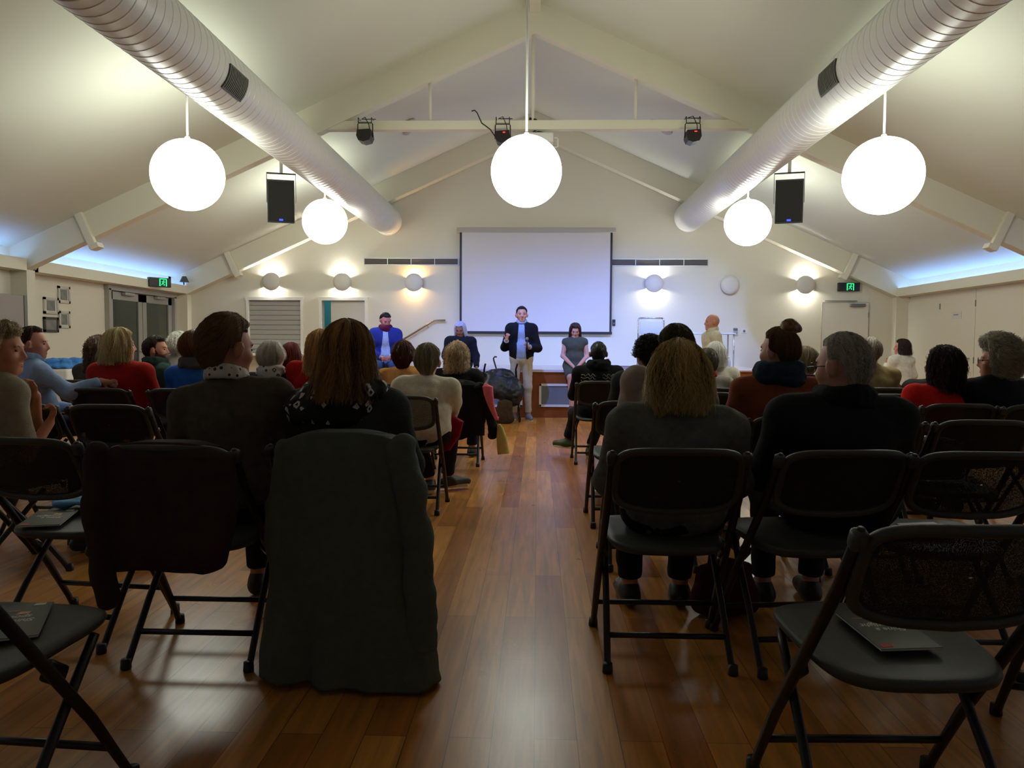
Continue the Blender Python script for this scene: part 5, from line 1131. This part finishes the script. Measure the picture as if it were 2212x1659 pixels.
# ------------------------------------------------------------------ coats hung over chair backs
def drape(name, label, cat, rings, m, seed=1, fold=.02, nf=9, hem=.02):
    "rings: (z, cx, half width, cy, half depth) from top to bottom"
    K = 140; NZ = 90; zs = np.array([r[0] for r in rings]); u = np.linspace(0, 1, NZ); zz = zs[0] + (zs[-1] - zs[0]) * u
    f = lambda i: np.interp(-zz, -zs, [r[i] for r in rings])
    cx, hw, cy, hd = f(1), f(2), f(3), f(4); ph = np.linspace(0, 2 * PI, K, endpoint=False); c, s = np.cos(ph), np.sin(ph); e = .6
    X = np.sign(c) * np.abs(c) ** e; Y = np.sign(s) * np.abs(s) ** e
    V = np.zeros((NZ, K, 3)); V[..., 0] = cx[:, None] + X[None] * hw[:, None]; V[..., 1] = cy[:, None] + Y[None] * hd[:, None]; V[..., 2] = zz[:, None]
    n1 = vnoise(np.stack([V[..., 0] * nf, V[..., 1] * nf, V[..., 2] * 1.3], -1), 1.0, seed) * fold * (.25 + 1.2 * u[:, None]) + vnoise(V * V3(22, 22, 9), 1.0, seed + 1) * fold * .25
    V[..., 0] += n1 * c[None] * .6; V[..., 1] += n1 * s[None] + n1 * .3
    V[..., 2] += (vnoise(np.stack([V[..., 0] * 7, V[..., 1] * 7, V[..., 2] * 0], -1), 1.0, seed + 2) * hem * u[:, None] ** 3)
    # shoulder line rounds off at the top
    V[:, :, 2] -= (np.clip(1 - u * 9, 0, 1)[:, None] ** 2) * (.035 * np.abs(X[None]) ** 3)
    fl = V.reshape(-1, 3); i = np.arange(K); j = (i + 1) % K; Q = [np.stack([a * K + i, a * K + j, (a + 1) * K + j, (a + 1) * K + i], 1) for a in range(NZ - 1)]
    # close the top, leave a folded-in hem
    top = fl[:K].mean(0) + V3(0, 0, .012); n = len(fl); inn = V[-1].copy(); inn[:, 0] = cx[-1] + (inn[:, 0] - cx[-1]) * .9; inn[:, 1] = cy[-1] + (inn[:, 1] - cy[-1]) * .6; inn[:, 2] += .03
    fl = np.concatenate([fl, [top], inn, [inn.mean(0)]]); Q.append(np.stack([j, i, np.full(K, n), np.full(K, n)], 1)[:, [0, 1, 2, 2]])
    Q.append(np.stack([(NZ - 1) * K + i, (NZ - 1) * K + j, n + 1 + j, n + 1 + i], 1))
    fl[:, 2] = np.maximum(fl[:, 2], .004)
    Qa = np.concatenate([q for k_, q in enumerate(Q) if k_ != NZ - 1]); tri = np.stack([j, i, np.full(K, n)], 1); tri2 = np.stack([n + 1 + i, n + 1 + j, np.full(K, n + 1 + K)], 1)
    me = bpy.data.meshes.new(name); me.from_pydata([tuple(v) for v in fl], [], [tuple(map(int, q)) for q in Qa] + [tuple(map(int, q)) for q in np.concatenate([tri, tri2])]); me.validate(); me.shade_smooth()
    o = mobj(name, me, m); return o
M_coat = cloth((84, 90, 82), .2, rough=.75)
t = empty('long_coat', (0, 0, 0), 0, 'long dark green coat hung over a chair back and trailing to the floor', 'coat')
by = 2.60
o = drape('coat_body', '', '', [(.85, -.665, .205, by + .03, .06), (.78, -.665, .225, by, .06), (.55, -.655, .25, by - .01, .07), (.30, -.64, .275, by - .02, .09), (.02, -.625, .31, by - .04, .12)], M_coat, 4, .05, 13); o.parent = t
F = Field()
pts_ = [V3(-.455, by - .03, .80), V3(-.425, by - .05, .68), V3(-.40, by - .06, .5), V3(-.385, by - .08, .32), V3(-.37, by - .09, .14)]
for a, b in zip(pts_[:-1], pts_[1:]): F.cap(a, b, .052, .050, k=.02)
F.chop(pts_[-1] + V3(0, 0, -.01), (0, 0, -1), .12); F.nz = [(.010, 14, 3, (1, 1, 1.2)), (.004, 34, 5, (1, 1, 1))]
mobj('sleeve', F.mesh(.010), M_coat, t)
F = Field()
pts_ = [V3(-.865, by - .02, .79), V3(-.885, by - .03, .6), V3(-.885, by - .04, .42)]
for a, b in zip(pts_[:-1], pts_[1:]): F.cap(a, b, .030, .035, k=.02)
F.nz = [(.010, 14, 8, (1, 1, 1.2))]; mobj('sleeve', F.mesh(.010), M_coat, t)
M_card = cloth((60, 42, 42), .2)
t = empty('cardigan', (0, 0, 0), 0, 'dark wine-brown cardigan hung over the chair back under the dotted collar', 'cardigan')
cy = CA.y - .345; cx = CA.x
o = drape('cardigan_body', '', '', [(.825, cx - .005, .205, cy + .02, .04), (.78, cx, .225, cy, .05), (.6, cx, .232, cy + .01, .055), (.42, cx - .03, .215, cy + .03, .07), (.36, cx - .06, .18, cy + .04, .06)], M_card, 11, .022, 9, .05); o.parent = t
F = Field()
for a, b in ((V3(cx - .215, cy - .02, .79), V3(cx - .225, cy - .03, .62)), (V3(cx - .225, cy - .03, .62), V3(cx - .20, cy - .03, .40)), (V3(cx - .20, cy - .03, .40), V3(cx - .19, cy - .02, .30))): F.cap(a, b, .040, .038, k=.02)
F.nz = [(.008, 16, 2, (1, 1, 1)), (.003, 44, 6, (1, 1, 1))]; mobj('sleeve', F.mesh(.009), M_card, t)
# ------------------------------------------------------------------ booklets
M_cover = mat('booklet_cover', (50, 54, 50), .45); M_page = mat('paper', (214, 212, 200), .7); M_ink = mat('ink_white', (212, 214, 204), .6); M_ink2 = mat('ink_orange', (222, 170, 132), .6); M_ink3 = mat('ink_red', (208, 70, 48), .6)
def text_mesh(body, size, name, m, parent, loc, rz):
    cu = bpy.data.curves.new('t', 'FONT'); cu.body = body; cu.size = size; cu.extrude = .0003; cu.offset = .0006; cu.shear = .25; cu.align_x = 'CENTER'
    o = bpy.data.objects.new('t', cu); C.objects.link(o); bpy.context.view_layer.update()
    me = bpy.data.meshes.new_from_object(o.evaluated_get(bpy.context.evaluated_depsgraph_get())); bpy.data.objects.remove(o); me.materials.clear(); me.materials.append(m)
    q = bpy.data.objects.new(name, me); C.objects.link(q); q.parent = parent; q.location = loc; q.rotation_euler = (0, 0, rz); return q
def booklet(c, rz, label, w_=.148, l_=.21, tilt=0):
    t = empty('booklet', c, rz, label, 'booklet', 'black booklets left on chairs'); t.rotation_euler = (R(tilt), 0, rz)
    MB().box((0, 0, .003), (w_ - .003, l_ - .003, .005)).build('pages', M_page, t, smooth=False)
    MB().box((0, 0, .0062), (w_, l_, .0012)).build('cover', M_cover, t, smooth=False)
    text_mesh('Shine a', .026, 'lettering', M_ink, t, (.012, .005, .0069), PI); text_mesh('spotlight', .026, 'lettering', M_ink, t, (-.005, .03, .0069), PI)
    m = MB(); m.box((-.022, .062, .0072), (.062, .003, .0006)); m.build('underline', M_ink2, t, smooth=False)
    MB().prism([(-.0, .035), (.03, .038), (.034, .050), (.01, .054)], .0006, (0, .0, .0069)).build('emblem', M_ink2, t, smooth=False)
    MB().prism([(-.066, -.098), (-.04, -.096), (-.036, -.082), (-.05, -.078), (-.067, -.084)], .0006, (0, 0, .0069)).build('logo', M_ink3, t, smooth=False)
    MB().prism([(.03, .088), (.058, .086), (.06, .100), (.036, .102)], .0006, (0, 0, .0069)).build('logo', M_ink, t, smooth=False)
    return t
def quad(pn0, pn1, pf0, z=.468):
    a, b, c = floor_at(*pn0, z), floor_at(*pn1, z), floor_at(*pf0, z); ang = math.atan2((b - a).y, (b - a).x); ctr = (b + c) / 2; return ctr, ang, (b - a).length, (c - a).length
ctr, ang, lw, ll = quad((1873, 1397), (1998, 1395), (1797, 1317), .462); print('BOOK', ctr, math.degrees(ang), lw, ll)
booklet((.85, 1.86, .462), R(7), 'black booklet with pale handwritten title on the nearest right empty chair', tilt=3.5)
ctr = floor_at(25, 1348, .462); booklet((ctr.x, ctr.y, .463), R(24), 'black booklet with pale title, cut by the lower left frame edge', tilt=3.5)
booklet((-1.90, 2.91, .460), R(14), 'black booklet on the chair with the pale blue bag, nearest its seat edge', tilt=3.5)
t = empty('open_leaflet', (-1.70, 3.04, .468), R(-8), 'pale grey open leaflet lying beside the pale blue bag', 'leaflet')
MB().box((-.05, 0, .003), (.14, .12, .004), Matrix.Rotation(R(3), 3, 'Y')).build('page', M_page, t, smooth=False); MB().box((.09, .01, .004), (.13, .12, .004), Matrix.Rotation(R(-4), 3, 'Y')).build('page', M_page, t, smooth=False)
ctr = Vector((-1.88, 3.10, 0)); F = Field()
F.ell((0, 0, .018), (.11, .06, .016), k=.02); F.ell((-.04, -.02, .02), (.06, .05, .014), k=.02); F.ell((.06, .02, .024), (.05, .05, .014), k=.02); F.nz = [(.009, 24, 5, (1, 1, 1)), (.004, 60, 7, (1, 1, 1))]
o = mobj('folded_bag', F.mesh(.005), mat('bag_blue', (110, 170, 226), .8, vary=.15, vscale=20), None); o.location = (ctr.x, ctr.y, .475); tag(o, 'crumpled pale blue cloth bag lying on an empty chair seat', 'bag')
ctr = floor_at(266, 1006, .47); t = tag(MB().box((0, 0, .003), (.15, .2, .004)).build('paper_sheet', M_page, smooth=False, loc=(-2.27, 4.47, .474)), 'pale sheet of paper on the empty chair behind the brick red jumper', 'paper')
t = tag(MB().box((0, 0, .003), (.16, .12, .003)).build('paper_sheet', mat('paper_bright', (236, 236, 240), .6), smooth=False, loc=(1.46, 2.90, .472)), 'white sheet of paper on the empty chair beside the heavy black coat', 'paper'); t.rotation_euler = (R(4), 0, R(12))
# ------------------------------------------------------------------ bags
def bag(name, label, cat, loc, w_, d_, h_, m, rz=0, handles=1, parent_mat=None, seed=3, sl=.2):
    t = empty(name, loc, rz, label, cat)
    F = Field(); n = 3
    F.ell((0, 0, h_ * .30), (w_ * .5, d_ * .5, h_ * .32), k=.06); F.ell((0, 0, h_ * .62), (w_ * .43, d_ * .36, h_ * .36), k=.06); F.cap((-w_ * .36, 0, .04), (w_ * .36, 0, .04), .04, .04, k=.04); F.cap((-w_ * .36, 0, h_ * .86), (w_ * .36, 0, h_ * .86), .012, .012, k=.05)
    F.chop((0, 0, .004), (0, 0, -1), .5); F.nz = [(.012, 12, seed, (1, 1, 1)), (.004, 36, seed + 1, (1, 1, 1))]
    mobj('bag_body', F.mesh(.009), m, t)
    for k in range(handles):
        y = -.02 + .04 * k
        MB().tube([(-w_ * .22, y, h_ * .85), (-w_ * .2, y, h_ * 1.1), (-w_ * .08, y, h_ * 1.28), (w_ * .08, y, h_ * 1.28), (w_ * .2, y, h_ * 1.1), (w_ * .22, y, h_ * .85)], .009, 8).build('handle', m, t)
    return t
q = floor_at(1575, 1340)
bag('handbag', 'dark maroon handbag standing on the floor between the two nearest right chairs', 'handbag', (q.x, q.y + .08, 0), .30, .18, .24, cloth((72, 26, 34)), R(15), 2)
t = empty('strap', (0, 0, 0)); bpy.data.objects.remove(t)
q = floor_at(1308, 1058); bag('tote_bag', 'beige canvas bag on the floor under the empty aisle chair', 'bag', (q.x + .05, q.y, 0), .28, .20, .24, cloth((150, 130, 96)), 0, 0, seed=9)
bag('handbag', 'dark handbag with metal buckles on the seat of the empty aisle chair', 'handbag', (.60, 5.06, .468), .30, .20, .13, cloth((34, 34, 38)), 0, 1, seed=5)
bag('shopping_bag', 'shiny dark bag on the empty chair behind the bright red top', 'bag', (2.06, 4.02, .468), .28, .2, .22, mat('shiny_dark', (46, 46, 44), .3, bump=.6, bscale=60), 0, 0, seed=6)
q = floor_at(1284, 1090)
t = empty('paper_cup', (q.x + .02, q.y, 0), 0, 'white disposable cup on the floor by the empty aisle chair', 'cup')
MB().lathe([(.028, 0), (.030, .002), (.040, .095), (.042, .097), (.041, .100), (.037, .098), (.028, .006)], (0, 0, 0), 24).build('cup_body', M_white, t); MB().lathe([(.041, .098), (.041, .106), (.034, .110)], (0, 0, 0), 24).build('lid', M_white, t)
# red bag by the cream jumper
x0, y0, _z = iCr['root']
o = drape('shoulder_bag', '', '', [(.66, -.66, .03, 5.46, .04), (.60, -.60, .08, 5.46, .05), (.50, -.61, .065, 5.46, .04), (.38, -.65, .03, 5.46, .03)], cloth((150, 24, 36)), 21, .014, 14, .04)
tag(o, 'crimson red cloth bag hanging beside the cream jumper', 'bag')
# dark coat over the aisle chair of the wavy-haired person
t_, r_, yw_ = PEOPLE['woman_wavy']; cx, cy = r_[0], r_[1] + .03 - .345
t = empty('black_coat', (0, 0, 0), 0, 'black fur-trimmed coat hung over the aisle chair under the wavy grey-blonde hair', 'coat')
o = drape('coat_body', '', '', [(.825, cx + .02, .20, cy + .02, .045), (.78, cx + .03, .23, cy, .06), (.55, cx + .04, .25, cy - .01, .07), (.30, cx + .05, .24, cy - .01, .08)], cloth((26, 27, 30), .3), 31, .03, 9, .06); o.parent = t
F = Field(); F.cap((cx + .24, cy - .02, .76), (cx + .33, cy, .55), .05, .05); F.cap((cx + .33, cy, .55), (cx + .37, cy + .02, .32), .05, .045); F.nz = [(.014, 20, 3, (1, 1, 1)), (.006, 60, 4, (1, 1, 1))]; mobj('sleeve', F.mesh(.009), cloth((26, 27, 30), .3), t)
o = drape('pink_scarf', '', '', [(.80, cx + .30, .02, cy - .03, .03), (.77, cx + .32, .05, cy - .05, .03), (.70, cx + .33, .045, cy - .06, .03), (.58, cx + .36, .03, cy - .07, .02), (.45, cx + .41, .018, cy - .07, .015)], cloth((236, 120, 136)), 41, .012, 20, .03)
tag(o, 'bright pink scarf draped over the black fur-trimmed coat', 'scarf')
o = drape('yellow_scarf', '', '', [(.42, cx + .43, .02, cy - .02, .03), (.3, cx + .45, .045, cy - .02, .04), (.16, cx + .47, .05, cy - .02, .04)], cloth((196, 180, 110)), 43, .014, 18, .04)
tag(o, 'pale yellow cloth hanging low beside the aisle, under the pink scarf', 'cloth')
# ------------------------------------------------------------------ wheeled walker and cane near the stage
q = floor_at(1078, 915); wx, wy = q.x, q.y + .35
t = empty('walker', (wx, wy, 0), R(10), 'dark wheeled walking frame loaded with a black padded bag, beside the standing speaker', 'walking frame')
for sx in (-1, 1):
    MB().tube([(sx * .26, -.22, .08), (sx * .25, -.05, .45), (sx * .24, .05, .78), (sx * .24, -.10, .86)], .014, 8).build('frame_tube', M_blackm, t)
    MB().tube([(sx * .26, .26, .08), (sx * .25, .05, .5)], .014, 8).build('frame_tube', M_blackm, t)
    for sy in (-.22, .26):
        w_ = MB().lathe([(.075, -.012), (.082, -.01), (.082, .01), (.075, .012), (.03, .012), (.03, -.012)], (sx * .26, sy, .085), 24, Matrix.Rotation(PI / 2, 3, 'Y')).build('wheel', M_black, t)
        MB().lathe([(.02, -.016), (.02, .016)], (sx * .26, sy, .085), 12, Matrix.Rotation(PI / 2, 3, 'Y')).build('hub', M_grey, w_)
MB().tube([(-.25, .04, .5), (.25, .04, .5)], .012, 8).build('crossbar', M_steel, t)
F = Field(); F.ell((0, 0, .58), (.26, .18, .14), k=.05); F.ell((-.02, .02, .70), (.22, .15, .10), k=.05); F.ell((.14, -.14, .44), (.20, .16, .22), k=.05); F.ell((-.1, -.1, .5), (.2, .14, .16), k=.05); F.nz = [(.02, 12, 3, (1, 1, 1)), (.008, 30, 4, (1, 1, 1))]
mobj('padded_bag', F.mesh(.012), mat('quilted', (26, 30, 38), .4, bump=.5, bscale=30), t)
q2 = floor_at(1098, 905)
bag('brown_bag', 'shaggy brown bag on the floor between the walking frame and the standing speaker', 'bag', (floor_at(1090, 915).x, floor_at(1090, 915).y - .0, 0), .26, .20, .36, cloth((66, 50, 34), .5), 0, 0, seed=14)
a = at(1073, 800, wy + .2); b = at(1066, 774, wy + .2)
t = tag(MB().tube([(wx + .05, wy + .12, .02), (a.x, a.y, a.z), (b.x + .005, b.y, b.z - .03), (b.x, b.y, b.z), (b.x + .02, b.y, b.z + .025), (b.x + .05, b.y, b.z + .02)], .012, 10).build('walking_cane', mat('cane', (30, 30, 44), .4)), 'thin dark walking cane with a curved handle rising above the walking frame', 'cane')
# ------------------------------------------------------------------ on the stage
def stg(px, py): return floor_at(px, py, ZS)
q = at(1386, 790, YS + .9); t = empty('chrome_chair', (q.x + .18, YS + .9, ZS), 0, 'chrome framed stacking chair standing on the stage, right of the screen', 'chair')
for sx in (-.22, .22):
    MB().tube([(sx, -.2, 0), (sx, -.19, .42), (sx, -.16, .46), (sx, .18, .46), (sx, .21, .44), (sx, .24, 0)], .013, 8).build('leg', M_steel, t)
    MB().tube([(sx, .18, .46), (sx, .22, .62), (sx, .24, .82), (sx * .9, .24, .86)], .013, 8).build('back_post', M_steel, t)
MB().tube([(-.2, .24, .86), (.2, .24, .86)], .013, 8).build('top_rail', M_steel, t)
MB().box((0, 0, .475), (.42, .40, .03), bev=.01).build('seat', mat('chair_pad', (196, 196, 206), .6), t); MB().box((0, .235, .70), (.38, .02, .22), bev=.008).build('backrest', mat('chair_pad', (196, 196, 206), .6), t)
q = at(1530, 790, YS + 1.0); t = empty('chrome_table', (q.x, YS + 1.2, ZS), 0, 'small chrome framed table on the stage behind the bald man', 'table')
MB().box((0, 0, .60), (.9, .45, .025), bev=.01).build('tabletop', mat('table_pale', (206, 206, 214), .5), t)
for sx in (-.42, .42):
    for sy in (-.2, .2): MB().tube([(sx, sy, 0), (sx, sy, .59)], .013, 8).build('leg', M_steel, t)
q = stg(1322, 789); t = empty('flat_box', (q.x, YS + .5, ZS), R(4), 'flat brown box on the stage, right of the girl', 'box')
MB().box((0, 0, .025), (.26, .2, .045), bev=.003).build('box_body', mat('box_brown', (140, 116, 116), .6), t, smooth=False); MB().box((0, 0, .052), (.265, .205, .01), bev=.002).build('lid', mat('box_brown2', (120, 96, 98), .6), t, smooth=False)
q = at(1313, 768, YS + .9); t = empty('red_marker', (q.x, YS + .9, ZS), 0, 'tiny red and white upright tag on the stage near the flat box', 'tag')
MB().box((0, 0, .06), (.03, .01, .12)).build('post', M_white, t, smooth=False); MB().box((0, -.006, .14), (.05, .006, .05)).build('red_face', mat('red_tag', (220, 60, 60), .5), t, smooth=False)
q = at(1573, 800, YS - .3); t = empty('water_bottle', (q.x, YS - .3, a.z if False else at(1575, 806, YS - .55).z + .025), 0, 'clear plastic bottle on the timber box beside the bald man', 'bottle')
MB().lathe([(.032, 0), (.034, .01), (.034, .14), (.026, .17), (.013, .19), (.013, .20)], (0, 0, 0), 20).build('bottle_body', mat('clear_plastic', (206, 212, 216), .15), t); MB().lathe([(.015, .198), (.015, .22)], (0, 0, 0), 16).build('cap', M_white, t)
# ------------------------------------------------------------------ blue bags on the display table
for k, (dx, dy, sx, rz) in enumerate(((-.12, .30, .16, 20), (.12, .22, .15, -30), (-.10, .02, .17, 60), (.13, -.06, .15, 10), (-.05, -.28, .17, -15), (.16, -.30, .12, 40))):
    F = Field(); F.ell((0, 0, .04), (sx, sx * .7, .04), k=.03); F.ell((sx * .3, 0, .09), (sx * .6, sx * .5, .045), k=.03); F.ell((-sx * .4, sx * .2, .05), (sx * .4, sx * .4, .03), k=.03); F.nz = [(.016, 18, k * 3, (1, 1, 1)), (.006, 45, k, (1, 1, 1))]
    F.chop((0, 0, .002), (0, 0, -1), .4)
    o = mobj('tote_bag', F.mesh(.010), mat('tote_blue', (74, 140, 214), .85, vary=.2, vscale=14), None); o.location = (tx + dx, ty + dy, tz + .008); o.rotation_euler = (0, 0, R(rz))
    tag(o, 'crumpled bright blue tote bag in the heap on the white-clothed table', 'bag', 'blue tote bags heaped on the table')
# pale printing on the black hoodie
import mathutils
tb, rb, yb = PEOPLE['black_hoodie']
topo = [c for c in tb.children if c.name.startswith('top') or c.name.startswith('jacket')][0]
bvh = mathutils.bvhtree.BVHTree.FromPolygons([v.co for v in topo.data.vertices], [tuple(p.vertices) for p in topo.data.polygons])
m = MB()
for row in range(3):
    pts_ = []
    for k in range(26):
        x = -.17 + .34 * k / 25; z = .86 - row * .028 + .010 * math.sin(k * 1.7 + row) + .006 * math.sin(k * 4.1)
        if abs(x) < .03: 
            if len(pts_) > 1: m.tube(pts_, .0045, 5)
            pts_ = []; continue
        h_ = bvh.ray_cast(Vector((x, -1, z)), Vector((0, 1, 0)))
        if h_[0]: pts_.append(h_[0] + Vector((0, -.001, 0)))
    if len(pts_) > 1: m.tube(pts_, .0045, 5)
m.build('print', mat('print_pale', (124, 122, 110), .8), tb)
